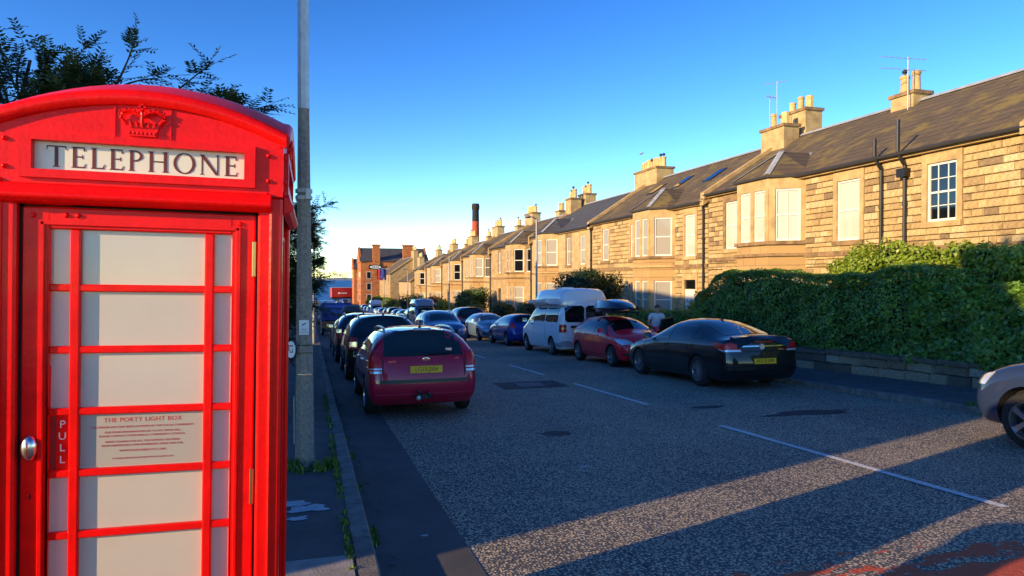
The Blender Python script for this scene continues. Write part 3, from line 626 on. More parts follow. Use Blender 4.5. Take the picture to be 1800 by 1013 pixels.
# ================================================================== VEHICLES
class Kind:
    """one kind of vehicle: body meshes made once, then instanced as things with parts"""
    def __init__(s, L, W, H): s.L, s.W, s.H = L, W, H; s.parts = []
    def add(s, name, me, mat, parent=None, loc=None, rot=None, label=None):
        s.parts.append((name, me, mat, parent, loc, rot, label)); return len(s.parts)-1
    def cage(s, st, crease=(), cuts=(), zb=.2, level=2):
        """st: stations rear to front, each 7 (y, x, z) half-ring points"""
        vs = []; fs = []; n = 7; ring = 12
        for r in st:
            vs += [(x, y, z) for (y, x, z) in r] + [(-r[i][1], r[i][0], r[i][2]) for i in range(5, 0, -1)]
        for a in range(len(st)-1):
            for k in range(ring):
                k2 = (k+1) % ring; fs.append((a*ring+k, a*ring+k2, (a+1)*ring+k2, (a+1)*ring+k))
        for b, flip in ((0, False), ((len(st)-1)*ring, True)):
            q = [(b, b+11, b+1), (b+1, b+11, b+10, b+2), (b+2, b+10, b+9, b+3), (b+3, b+9, b+8, b+4), (b+4, b+8, b+7, b+5), (b+5, b+7, b+6)]
            fs += [tuple(reversed(f)) if flip else f for f in q]
        me = bpy.data.meshes.new('body'); me.from_pydata(vs, [], fs); me.update()
        bm = bmesh.new(); bm.from_mesh(me); bmesh.ops.recalc_face_normals(bm, faces=bm.faces)
        cl = bm.edges.layers.float.get('crease_edge') or bm.edges.layers.float.new('crease_edge')
        bm.verts.ensure_lookup_table()
        cd = {}
        for (a, k0, k1, v) in crease:            # along ring a between points k0..k1 both sides
            for k in range(k0, k1):
                for (i, j) in ((k, k+1), ((12-k) % 12, (12-k-1) % 12)): cd[frozenset((a*ring+i, a*ring+j))] = v
        for e in bm.edges:
            key = frozenset((e.verts[0].index, e.verts[1].index))
            if key in cd: e[cl] = cd[key]
            else:
                ia, ib = e.verts[0].index % ring, e.verts[1].index % ring
                if ia == ib and ia in (1, 11): e[cl] = .5
                if ia == ib and ia in (4, 8): e[cl] = s.belt_crease
        bm.to_mesh(me); bm.free()
        ob = link('tmp', me); sm = ob.modifiers.new('s', 'SUBSURF'); sm.levels = level; sm.render_levels = level
        tmp = [ob]; me.materials.append(M('trim_black')); me.materials.append(M('black_gap'))
        for (yc, zc, rad) in cuts:
            for sx in (-1, 1):
                c = MB().lathe([(0,-.2),(rad,-.2),(rad,.2),(0,.2)], 32, 'x', (sx*(s.W/2-.03), yc, zc)); cm = c.mesh('cut', []); cm.materials.append(M('trim_black')); cm.materials.append(M('black_gap'))
                cm.polygons.foreach_set('material_index', [1]*len(cm.polygons))
                bmx = bmesh.new(); bmx.from_mesh(cm); bmesh.ops.remove_doubles(bmx, verts=bmx.verts, dist=1e-5); bmesh.ops.recalc_face_normals(bmx, faces=bmx.faces); bmx.to_mesh(cm); bmx.free()
                co = link('cut', cm); bo = ob.modifiers.new('b', 'BOOLEAN'); bo.operation = 'DIFFERENCE'; bo.object = co; bo.solver = 'EXACT'; tmp.append(co)
        dg = bpy.context.evaluated_depsgraph_get(); out = bpy.data.meshes.new_from_object(ob.evaluated_get(dg))
        mods = list(ob.modifiers)
        for m_ in mods[1:]: ob.modifiers.remove(m_)
        dg = bpy.context.evaluated_depsgraph_get(); plain = bpy.data.meshes.new_from_object(ob.evaluated_get(dg))
        s.bvh = BVHTree.FromPolygons([v.co[:] for v in plain.vertices], [tuple(p.vertices) for p in plain.polygons])
        for o in tmp: bpy.data.objects.remove(o)
        smooth_mesh(out, 38); s.body = out
        return s.add('body', out, 'paint')
    def cast(s, view, a, b):
        if view in 'LR':
            sx = -1 if view == 'L' else 1; o = Vector((sx*3, a, b)); d = Vector((-sx, 0, 0))
        elif view == 'B': o = Vector((a, -6, b)); d = Vector((0, 1, 0))
        elif view == 'F': o = Vector((a, 6, b)); d = Vector((0, -1, 0))
        else: o = Vector((a, b, 4)); d = Vector((0, 0, -1))
        h = s.bvh.ray_cast(o, d)
        if h[0] is None:
            q = Vector(o); q += d*(3-s.W/2 if view in 'LR' else 6-s.L/2 if view in 'BF' else 4-s.H)
            h = s.bvh.find_nearest(q)
        nr = h[1]
        if nr.dot(d) > 0: nr = -nr
        return h[0], nr
    def panel(s, name, view, poly, mat, parent=0, off=.006, rows=8, cols=10, thick=0, label=None, extra=None):
        """a panel laid on the body: poly in the view's plane (side: y,z; rear/front: x,z; top: x,y)"""
        lo = min(p[1] for p in poly); hi = max(p[1] for p in poly); V = []; n = len(poly)
        for i in range(rows+1):
            t = lo+(hi-lo)*(i/rows); t = min(max(t, lo+1e-5), hi-1e-5); xs = []
            for k in range(n):
                (x0, y0), (x1, y1) = poly[k], poly[(k+1) % n]
                if (y0-t)*(y1-t) <= 0 and y0 != y1: xs.append(x0+(x1-x0)*(t-y0)/(y1-y0))
            a, b = min(xs), max(xs)
            for j in range(cols+1):
                p, nr = s.cast(view, a+(b-a)*j/cols, t); V.append((p, nr))
        me = MB(); w = cols+1
        fl = view in 'LF'
        fs = [(i*w+j, i*w+j+1, (i+1)*w+j+1, (i+1)*w+j) for i in range(rows) for j in range(cols)]
        me.add([p+nr*off for p, nr in V], fs)
        # skirt so that the panel has an edge
        bd = [j for j in range(w)] + [i*w+cols for i in range(1, rows+1)] + [rows*w+j for j in range(cols-1, -1, -1)] + [i*w for i in range(rows-1, 0, -1)]
        m = len(bd); b0 = len(me.v); me.v += [tuple(V[i][0]-V[i][1]*.012) for i in bd]
        for k in range(m): me.f.append((bd[k], bd[(k+1) % m], b0+(k+1) % m, b0+k)); me.m.append(0)
        mm = me.mesh(name, []); 
        bm = bmesh.new(); bm.from_mesh(mm); bmesh.ops.recalc_face_normals(bm, faces=bm.faces)
        c = sum((f.normal for f in bm.faces), Vector()); ref = sum((nr for p, nr in V), Vector())
        if c.dot(ref) < 0: bmesh.ops.reverse_faces(bm, faces=bm.faces)
        bm.to_mesh(mm); bm.free(); smooth_mesh(mm, 50)
        return s.add(name, mm, mat, parent, label=label)
    def both(s, name, poly, mat, parent=0, **k):
        return [s.panel(name, v, poly, mat, parent, **k) for v in 'LR']
    def seam(s, view, pts, w=.012, parent=0, mat='black_gap', off=.0035):
        for (a, b) in zip(pts[:-1], pts[1:]):
            d = Vector((b[0]-a[0], b[1]-a[1])).normalized(); nx, ny = -d.y*w/2, d.x*w/2
            if abs(d.y) < .05: ny = w/2; nx = 0
            s.panel('panel_gap', view, [(a[0]-nx, a[1]-ny), (b[0]-nx, b[1]-ny), (b[0]+nx, b[1]+ny), (a[0]+nx, a[1]+ny)], mat, parent, off=off, rows=6 if abs(d.y) > .3 else 1, cols=1 if abs(d.y) > .3 else 8)
    def wheels(s, yf, yr, r, track, style='five', rim='rim_silver', width=.21):
        key = (r, style, rim)
        t = MB().lathe([(r*.66,-width/2),(r*.9,-width/2),(r*.985,-width*.36),(r,-width*.2),(r,width*.2),(r*.985,width*.36),(r*.9,width/2),(r*.66,width/2)], 36, 'x').mesh('tyre', ['tyre']); smooth_mesh(t, 50)
        m = MB(); R1 = r*.68
        m.lathe([(R1,-width/2+.005),(R1,width/2-.004),(R1*.93,width/2-.004),(R1*.9,width/2-.03),(R1*.88,-width/2+.01)], 32, 'x')
        n = {'five':5, 'ten':10, 'multi':14, 'seven':7, 'steel':9}[style]; ww = {'five':.3,'ten':.14,'multi':.075,'seven':.22,'steel':.3}[style]
        fx = width/2-.012
        for i in range(n):
            a = 2*PI*i/n; tw = .22 if style in ('seven','ten') else .0
            for dd in ((-.5, .5) if style == 'multi' else (0,)):
                a0, a1 = a, a+dd*.42+tw
                def pt(rr, ang, off_, x): return (x, rr*math.cos(ang)-off_*math.sin(ang), rr*math.sin(ang)+off_*math.cos(ang))
                w0, w1 = R1*ww*.32, R1*ww*.5
                m.add([pt(R1*.12,a0,-w0,fx-.004), pt(R1*.12,a0,w0,fx-.004), pt(R1*.93,a1,w1,fx-.012), pt(R1*.93,a1,-w1,fx-.012), pt(R1*.12,a0,-w0,fx-.05), pt(R1*.12,a0,w0,fx-.05), pt(R1*.93,a1,w1,fx-.06), pt(R1*.93,a1,-w1,fx-.06)],
                      [(0,1,2,3),(0,4,5,1),(1,5,6,2),(2,6,7,3),(3,7,4,0)])
        m.lathe([(0,fx+.004),(R1*.17,fx+.002),(R1*.2,fx-.02)], 16, 'x')
        rm = m.mesh('rim', []); smooth_mesh(rm, 40)
        bk = MB().lathe([(0,.0),(R1*.9,.0)], 28, 'x', (-.0,0,0)).mesh('brake_disc', [])
        for (y, sx) in ((yf,-1),(yf,1),(yr,-1),(yr,1)):
            rot = (0, 0, 0) if sx > 0 else (0, 0, PI)
            w = s.add('wheel', t, 'tyre', None, (sx*track, y, r), rot); s.add('rim', rm, rim, w); s.add('brake_disc', bk, 'black_gap', w)
    def mirrors(s, y, z, x, mat='paint', size=1.0):
        for sx in (-1, 1):
            m = MB(); d = size
            m.prism([(sx*(x-.03), y-.03), (sx*(x+.2*d), y-.055), (sx*(x+.21*d), y+.01), (sx*(x+.15*d), y+.09), (sx*(x), y+.07)][::sx], z, z+.135*d, 0, [(sx*(x+.02), y-.03), (sx*(x+.18*d), y-.05), (sx*(x+.19*d), y+.0), (sx*(x+.13*d), y+.06), (sx*(x+.03), y+.05)][::sx])
            me = m.mesh('wing_mirror', []); bevel_mesh(me, .018, 2); smooth_mesh(me, 50); i = s.add('wing_mirror', me, mat)
            g = MB().obox((sx*(x+.1*d), y-.048, z+.02), X, -Y, -.075*d, .075*d, 0, .012, 0, .1*d).mesh('mirror_glass', []); s.add('mirror_glass', g, 'chrome', i)
    def plate(s, view, txt, x, z, mat, w=.52, h=.111, tilt=0, size=.078):
        p, n = s.cast(view, x, z); sg = 1 if view == 'B' else -1; n = Vector((0, -sg, 0)) if not tilt else Vector((0, -sg*math.cos(tilt), math.sin(tilt)))
        u = Vector((sg, 0, 0)); v = n.cross(u); p = p+n*.012
        b = MB(); b.extr([(-w/2,-h/2),(w/2,-h/2),(w/2,h/2),(-w/2,h/2)], p-n*.03, u, v, n, .034); i = s.add('number_plate', b.mesh('number_plate', []), mat)
        if not txt: return
        t = xform_mesh(text_mesh(txt, size*1.28, .0006, spacing=1.03), frame_mat(p+n*.006, u*.86, v, n)); s.add('plate_text', t, 'black_print', i)
    def instance(s, name, label, loc, heading=0, paint='paint_black', cat='car', group=None, over=None, skip=()):
        root = empty(name, loc, label, cat, group)
        sl = math.atan(slope(loc[1])); root.rotation_euler = (Matrix.Rotation(sl, 3, 'X') @ Matrix.Rotation(heading, 3, 'Z')).to_euler()
        objs = []
        for (nm, me, mat, par, l, r, lab) in s.parts:
            if nm in skip: objs.append(None); continue
            o = bpy.data.objects.new(nm, me); C.objects.link(o)
            mm = paint if mat == 'paint' else (over or {}).get(mat, mat)
            if len(me.materials) == 0: me.materials.append(None)
            o.material_slots[0].link = 'OBJECT'; o.material_slots[0].material = M(mm)
            po = objs[par] if par is not None else None
            if po is not None and par == 0 and nm != 'panel_gap': po = None
            o.parent = po or root
            if po is not None and s.parts[par][4] is not None: pass
            if l is not None: o.location = l
            if r is not None: o.rotation_euler = r
            if lab: o['label'] = lab
            objs.append(o)
        return root
def rr(x0, x1, z0, z1, r=.04, n=4):
    """rounded rectangle"""
    out = []
    for cx, cz, a in ((x1-r, z0+r, -90), (x1-r, z1-r, 0), (x0+r, z1-r, 90), (x0+r, z0+r, 180)):
        for i in range(n+1): t = R(a+90*i/n); out.append((cx+r*math.cos(t), cz+r*math.sin(t)))
    return out
def std_cage(k, P):
    """stations from a few proportions. P: zb, belt, hood, nose, cowl, rf, rr, tail(y of window foot from rear), tw(top width), deck"""
    L, W, H = k.L, k.W, k.H; w = W/2; b = P['belt']; zb = P.get('zb', .2); h = P['hood']; no = P['nose']; tw = P.get('tw', .74)*w; fr = L/2; re = -L/2
    bu = P.get('bump', .5); sq = P.get('square', 0); e = 1.02
    st = []; cw = P.get('capw', 1.0)
    bt = P.get('belt_r', b+.03)             # belt height at the tail
    dk = P.get('deck')                       # (deck height, deck length) for a saloon tail
    top_r = (dk[0] if dk else bt)
    tl = P.get('tail', .1)
    # rear cap and tail
    st.append([(re+.14,0,zb+.08),(re+.14,w*.74,zb+.08),(re+.02,w*.82*cw,zb+.16),(re-.015,w*.86*cw,bu),(re+.05,w*.80*cw,bt-.12),(re+tl*.6+.02,w*P.get('tcap',.70),top_r-.02),(re+tl*.6,0,top_r+.01)])
    st.append([(re+.2,0,zb),(re+.22,w*.86,zb),(re+.16,w*.97,zb+.14),(re+.15,w*1.0,bu),(re+.17,w*.955,bt),(re+tl+.07,w*.80 if dk else tw*1.06,top_r+.045),(re+tl+.02,0,top_r+.055)])
    rr_y = re+P['rr']
    if dk:
        st.append([(re+.6,0,zb),(re+.6,w*.9,zb),(re+.6,w*1.0,zb+.16),(re+.6,w*e,bu+.05),(re+.6,w*.97,bt),(re+dk[1],w*.78,dk[0]+.05),(re+dk[1],0,dk[0]+.075)])
    st.append([(rr_y+.12,0,zb),(rr_y+.12,w*.9,zb),(rr_y+.12,w*1.0,zb+.16),(rr_y+.12,w*e,bu+.08),(rr_y+.08,w*.975,b+.02),(rr_y,tw,H-.085),(rr_y-.03,0,H-.035)])
    ym = (rr_y+fr-P['rf'])/2
    st.append([(ym,0,zb),(ym,w*.9,zb),(ym,w*.985,zb+.16),(ym,w*e,bu+.1),(ym,w*.975,b),(ym,tw*1.03,H-.05),(ym,0,H+.01)])
    yf = fr-P['rf']
    st.append([(yf+.1,0,zb),(yf+.1,w*.9,zb),(yf+.1,w*.985,zb+.16),(yf+.1,w*e,bu+.1),(yf+.12,w*.975,b-.01),(yf,tw*.98,H-.085),(yf+.04,0,H-.025)])
    yc = fr-P['cowl']
    st.append([(yc,0,zb),(yc,w*.9,zb),(yc,w*1.0,zb+.16),(yc,w*e,bu+.1),(yc,w*.965,b-.04),(yc-.06,w*.8,h+.0),(yc+.06,0,h+.04)])
    ya = fr-.5
    st.append([(ya,0,zb),(ya,w*.88,zb),(ya,w*.99,zb+.16),(ya,w*1.0,bu+.06),(ya,w*.93,no+.1),(ya,w*.66,(h+no)/2+.09),(ya+.04,0,(h+no)/2+.12)])
    st.append([(fr-.16,0,zb),(fr-.2,w*.84,zb),(fr-.17,w*.9,zb+.14),(fr-.15,w*.92,bu),(fr-.2,w*.84,no-.02),(fr-.2,w*.6,no+.05),(fr-.14,0,no+.06)])
    st.append([(fr-.07,0,zb+.04),(fr-.1,w*.66,zb+.04),(fr-.02,w*.7,zb+.13),(fr+.01,w*.72,bu-.02),(fr-.05,w*.66,no-.1),(fr-.09,w*.5,no-.03),(fr-.05,0,no-.02)])
    return st
for nm, c, fl in (('paint_kia', (.42,.009,.04), .1), ('paint_black', (.006,.006,.008), 0), ('paint_navy', (.008,.013,.035), .2), ('paint_red', (.8,.01,.03), .0), ('paint_white', (.8,.8,.78), 0), ('paint_blue', (.01,.045,.30), .25),
                  ('paint_silverblue', (.22,.33,.43), .5), ('paint_silver', (.42,.44,.46), .6), ('paint_grey', (.11,.125,.15), .5), ('paint_darkblue', (.012,.025,.09), .3), ('paint_darkred', (.16,.008,.014), .2), ('paint_midblue', (.04,.11,.24), .4), ('paint_xt', (.022,.036,.085), .0)):
    paint(nm, c, rough=.45 if fl == 0 else .35, flake=fl); _M[nm].node_tree.nodes['Principled BSDF'].inputs['Specular IOR Level'].default_value = .2

_M['paint_xt'].node_tree.nodes['Principled BSDF'].inputs['Specular IOR Level'].default_value = 0; _M['paint_xt'].node_tree.nodes['Principled BSDF'].inputs['Coat Weight'].default_value = 1
# ---- estate (seen close from behind)
def make_estate(full=True, plate='LG10 JXH'):
    k = Kind(4.47, 1.79, 1.49); k.belt_crease = .25; fr, re = 2.235, -2.235
    st = std_cage(k, dict(belt=.97, hood=.98, nose=.72, cowl=1.12, rf=1.95, rr=.32, tail=.13, tw=.83, tcap=.84, capw=1.08, belt_r=1.0, bump=.55))
    k.cage(st, crease=((2,5,6,.6),(4,5,6,.3)), cuts=((1.36,.33,.365),(-1.29,.33,.365)))
    # side glass: front door, rear door, load bay
    k.both('side_window', [(.86,.97),(.12,1.0),(.10,1.40),(.3,1.39),(.5,1.30)], 'glass_dark')
    k.both('side_window', [(.06,1.0),(-.86,1.03),(-.84,1.38),(.04,1.40)], 'glass_dark')
    k.both('side_window', [(-.93,1.04),(-1.72,1.10),(-1.62,1.31),(-.92,1.375)], 'glass_dark')
    k.panel('windscreen', 'T', [(-.62,1.05),(.62,1.05),(.55,.42),(-.55,.42)], 'glass_dark', off=.006)
    k.panel('rear_window', 'B', [(-.655,1.0),(.655,1.0),(.60,1.36),(.5,1.405),(-.5,1.405),(-.60,1.36)], 'glass_green', rows=10, cols=14)
    # tail lamps: red over clear
    for sx in (-1, 1):
        lp = k.panel('tail_lamp', 'B', [(sx*.675,.74),(sx*.87,.74),(sx*.90,.95),(sx*.82,1.10),(sx*.70,1.04)], 'lamp_red', off=.022)
        k.panel('lamp_lens', 'B', [(sx*.68,.80),(sx*.86,.80),(sx*.862,.822),(sx*.68,.822)], 'lamp_clear', lp, off=.027, rows=2)
        k.panel('reversing_lens', 'B', [(sx*.68,.74),(sx*.84,.74),(sx*.85,.775),(sx*.68,.775)], 'lamp_clear', lp, off=.027, rows=2)
    k.both('tail_lamp', [(-2.06,.76),(-1.95,.80),(-1.90,.96),(-2.0,1.0),(-2.05,.99)], 'lamp_red', off=.012)
    k.seam('B', [(-.66,.99),(-.665,.66)], .014); k.seam('B', [(.66,.99),(.665,.66)], .014)
    k.panel('bumper_step', 'B', [(-.72,.575),(.72,.575),(.72,.635),(-.72,.635)], 'trim_black', off=.012, rows=2)
    k.panel('plate_recess', 'B', [(-.42,.70),(.42,.70),(.46,.86),(-.46,.86)], 'paint', off=-.0, rows=3)
    k.panel('tailgate_crease', 'B', [(-.5,.865),(.5,.865),(.5,.885),(-.5,.885)], 'paint', off=.02, rows=1)
    k.panel('bumper_lip', 'B', [(-.74,.37),(.74,.37),(.78,.40),(-.78,.40)], 'paint', off=.022, rows=2)
    k.plate('B', plate, .03, .79, 'plate_yellow')
    p, n = k.cast('B', .03, .945)
    e = MB().lathe([(0,-.012),(.062,-.010),(.066,-.003),(.066,.01)], 24, 'y').mesh('badge', []); xform_mesh(e, Matrix.Translation(p+Vector((0,-.004,0))) @ Matrix.Diagonal((1,1,.5,1)))
    bi = k.add('badge', e, 'chrome'); e2 = MB().lathe([(0,-.0135),(.056,-.0125)], 24, 'y').mesh('badge_face', []); xform_mesh(e2, Matrix.Translation(p+Vector((0,-.005,0))) @ Matrix.Diagonal((1,1,.46,1))); k.add('badge_face', e2, 'black_print', bi)
    t = xform_mesh(text_mesh('KIA', .05, .001, spacing=1.05), frame_mat(p+Vector((0,-.0195,0)), X, Z, -Y)); k.add('badge_letters', t, 'chrome', bi)
    for (tx, x, z, s_) in (("cee'd", -.52, .925, .055), ('sw', -.46, .885, .035), ('CRDi', .545, .955, .035)):
        p, n = k.cast('B', x, z); t = xform_mesh(text_mesh(tx, s_, .001), frame_mat(p+Vector((0,-.008,0)), X, Z, -Y)); k.add('model_lettering', t, 'chrome')
    # wiper, stop lamp, tow ball, aerial, rails
    k.panel('brake_light', 'B', [(-.13,1.412),(.16,1.412),(.16,1.432),(-.13,1.432)], 'white_sign', off=.02, rows=1)
    p0, _ = k.cast('B', .0, 1.02); p1, _ = k.cast('B', .42, 1.045); k.add('rear_wiper', MB().tube([p0+Vector((0,-.03,0)), p1+Vector((0,-.025,0))], .011, 6).mesh('rear_wiper', []), 'trim_black')
    p, _ = k.cast('B', .42, 1.09); k.add('window_sticker', MB().box(p.x-.05,p.x+.05,p.y-.012,p.y-.009,p.z-.03,p.z+.03).mesh('window_sticker', []), 'lamp_clear')
    tb = MB(); tb.box(-.17,.09,-2.27,-2.2,.33,.40); tb.tube([(-.12,-2.26,.36),(-.12,-2.33,.36),(-.12,-2.34,.44)], .026, 8); tb.lathe([(0,.06),(.03,.05),(.035,.025),(.02,0)], 10, 'z', (-.12,-2.34,.42)); tb.tube([(.06,-2.26,.38),(.06,-2.31,.4),(.06,-2.31,.46)], .03, 8)
    ti = k.add('tow_bar', tb.mesh('tow_bar', []), 'rubber_black'); k.add('tow_ball', MB().lathe([(0,-.04),(.03,-.03),(.038,0),(.03,.03),(0,.045)], 12, 'z', (-.12,-2.345,.35)).mesh('tow_ball', []), 'lamp_clear', ti)
    tail_extras(k, 1.47)
    k.mirrors(.72, 1.0, .86)
    k.wheels(1.36, -1.29, .315, .795, 'seven')
    for y in (.25, -.7): k.both('door_handle', [(y-.1,.86),(y+.1,.87),(y+.1,.90),(y-.1,.89)], 'paint', off=.03, rows=2, cols=4)
    door_seams(k, 1.1, .09, -.9)
    return k
def door_seams(k, a, b, c):
    for v in 'LR':
        k.seam(v, [(a-.12,.36),(a,.7),(a-.05,.95)]); k.seam(v, [(b,.32),(b+.02,.98)])
        k.seam(v, [(c,.98),(c+.02,.72),(c+.3,.45)]); k.seam(v, [(a-.12,.33),(c+.3,.33)], .012)
def tail_extras(k, h, rails=True):
    re = -k.L/2
    if rails:
        for sx in (-1, 1):
            m = MB(); pts = []
            for i in range(9):
                y = .55-(.55-(re+.5))*i/8; p, _ = k.cast('T', sx*.58, y); lift = .065 if 0 < i < 8 else 0
                pts.append((p.x, p.y, p.z+lift))
            m.tube(pts, .022, 8); k.add('roof_rail', m.mesh('roof_rail', []), 'rim_silver')
    p, _ = k.cast('T', 0, re+.55); m = MB(); m.lathe([(.03,0),(.02,.03),(.006,.05)], 8, 'z', (p.x, p.y, p.z)); m.tube([(p.x,p.y,p.z+.03),(p.x,p.y-.1,p.z+.2)], .005, 5); k.add('aerial', m.mesh('aerial', []), 'trim_black')
# ---- tall SUV / generic boxy estate
def make_suv(L=4.5, W=1.84, H=1.66, rails=True, plate='', front=False, zb=.24):
    k = Kind(L, W, H); k.belt_crease = .3; fr, re = L/2, -L/2; b = H*.64
    st = std_cage(k, dict(belt=b, hood=b+.02, nose=b-.22, cowl=1.1, rf=1.85, rr=.3, tail=.12, tw=.79, tcap=.78, capw=1.05, belt_r=b+.03, bump=.6, zb=zb))
    k.cage(st, crease=((2,5,6,.6),), cuts=((fr-.88,.36,.4),(re+.9,.36,.4)))
    t = H-.12
    k.both('side_window', [(fr-1.35,b+.01),(.12,b+.03),(.10,t),(fr-1.85,t-.02)], 'glass_dark')
    k.both('side_window', [(.06,b+.03),(re+1.3,b+.05),(re+1.32,t-.01),(.04,t)], 'glass_dark')
    k.both('side_window', [(re+1.22,b+.06),(re+.5,b+.1),(re+.62,t-.06),(re+1.24,t-.02)], 'glass_dark')
    k.panel('windscreen', 'T', [(-.62,fr-1.16),(.62,fr-1.16),(.56,fr-1.78),(-.56,fr-1.78)], 'glass_dark', off=.006)
    k.panel('rear_window', 'B', rr(-.62,.62,b+.05,H-.11,.07), 'glass_dark', rows=8, cols=12)
    for sx in (-1, 1):
        k.panel('tail_lamp', 'B', [(sx*.62,b-.26),(sx*.84,b-.26),(sx*.86,b+.02),(sx*.66,b+.02)], 'lamp_red', off=.016)
        h = k.panel('headlamp', 'F', [(sx*.42,b-.36),(sx*.78,b-.33),(sx*.80,b-.19),(sx*.46,b-.24)], 'lamp_clear', off=.02)
    k.both('headlamp', [(fr-.3,b-.34),(fr-.12,b-.36),(fr-.15,b-.24),(fr-.42,b-.17)], 'lamp_clear', off=.012)
    k.both('tail_lamp', [(re+.19,b-.24),(re+.3,b-.2),(re+.32,b-.04),(re+.2,b-.02)], 'lamp_red', off=.01)
    k.panel('grille', 'F', [(-.42,b-.42),(.42,b-.42),(.4,b-.27),(-.4,b-.27)], 'trim_black', off=.012)
    k.panel('lower_grille', 'F', [(-.5,.32),(.5,.32),(.55,.46),(-.55,.46)], 'trim_black', off=.012)
    k.panel('bumper_step', 'B', [(-.74,.36),(.74,.36),(.74,.48),(-.74,.48)], 'trim_black', off=.012, rows=2)
    k.plate('B', plate, 0, b-.2, 'plate_yellow'); k.plate('F', plate, 0, .5, 'plate_white')
    tail_extras(k, H, rails); k.mirrors(fr-1.5, b+.02, W/2-.04)
    k.wheels(fr-.88, re+.9, .345, W/2-.115, 'five')
    door_seams(k, fr-1.2, .09, re+1.25)
    return k
# ---- small hatchback
def make_hatch(L=4.0, W=1.74, H=1.48, plate='', rim='ten'):
    k = Kind(L, W, H); k.belt_crease = .25; fr, re = L/2, -L/2; b = .95
    st = std_cage(k, dict(belt=b, hood=1.0, nose=.76, cowl=.95, rf=1.72, rr=.42, tail=.14, tw=.72, belt_r=1.02, bump=.55))
    k.cage(st, crease=((2,5,6,.5),), cuts=((fr-.78,.315,.355),(re+.68,.315,.355)))
    k.both('side_window', [(fr-1.28,b),(fr-1.98,b+.03),(fr-1.98,1.375),(fr-1.78,1.36),(fr-1.5,1.2)], 'glass_dark')
    k.both('side_window', [(fr-2.04,b+.03),(re+.82,b+.1),(re+.9,1.3),(fr-2.03,1.375)], 'glass_dark')
    k.both('quarter_window', [(fr-1.05,b-.02),(fr-1.24,b),(fr-1.42,1.15)], 'glass_dark', rows=5, cols=4)
    k.panel('windscreen', 'T', [(-.64,fr-.98),(.64,fr-.98),(.56,fr-1.66),(-.56,fr-1.66)], 'glass_dark', off=.006, rows=10, cols=12)
    k.panel('rear_window', 'B', rr(-.58,.58,1.06,1.37,.06), 'glass_dark', rows=8, cols=12)
    for sx in (-1, 1):
        k.panel('tail_lamp', 'B', [(sx*.60,.80),(sx*.80,.80),(sx*.80,1.08),(sx*.66,1.05)], 'lamp_red', off=.016)
        h = k.panel('headlamp', 'F', [(sx*.40,.66),(sx*.76,.64),(sx*.80,.82),(sx*.62,.80)], 'lamp_clear', off=.018)
        k.panel('fog_lamp_recess', 'F', [(sx*.5,.33),(sx*.76,.35),(sx*.74,.44),(sx*.52,.42)], 'trim_black', off=.014, rows=3)
    k.both('headlamp', [(fr-.2,.66),(fr-.36,.70),(fr-.62,.83),(fr-.3,.78)], 'lamp_clear', off=.014)
    k.both('tail_lamp', [(re+.19,.82),(re+.28,.86),(re+.32,1.0),(re+.21,.99)], 'lamp_red', off=.01)
    k.panel('grille', 'F', [(-.44,.52),(.44,.52),(.36,.62),(-.36,.62)], 'trim_black', off=.014, rows=3); k.panel('chrome_bar', 'F', [(-.42,.60),(.42,.60),(.44,.63),(-.44,.63)], 'chrome', off=.022, rows=1)
    k.panel('lower_grille', 'F', [(-.4,.28),(.4,.28),(.42,.36),(-.42,.36)], 'trim_black', off=.012, rows=2)
    k.plate('F', plate, 0, .455, 'plate_white'); k.plate('B', plate, 0, .72, 'plate_yellow')
    p, _ = k.cast('T', 0, re+.6); k.add('aerial', MB().tube([(p.x,p.y,p.z),(p.x,p.y-.08,p.z+.12)], .006, 5).mesh('aerial', []), 'trim_black')
    k.mirrors(fr-1.32, .98, W/2-.04); k.wheels(fr-.78, re+.68, .305, W/2-.11, rim)
    door_seams(k, fr-1.02, fr-2.01, re+.8)
    for y in (fr-1.82, fr-2.8): k.both('door_handle', [(y-.09,.88),(y+.09,.88),(y+.09,.91),(y-.09,.91)], 'paint', off=.026, rows=2, cols=4)
    return k
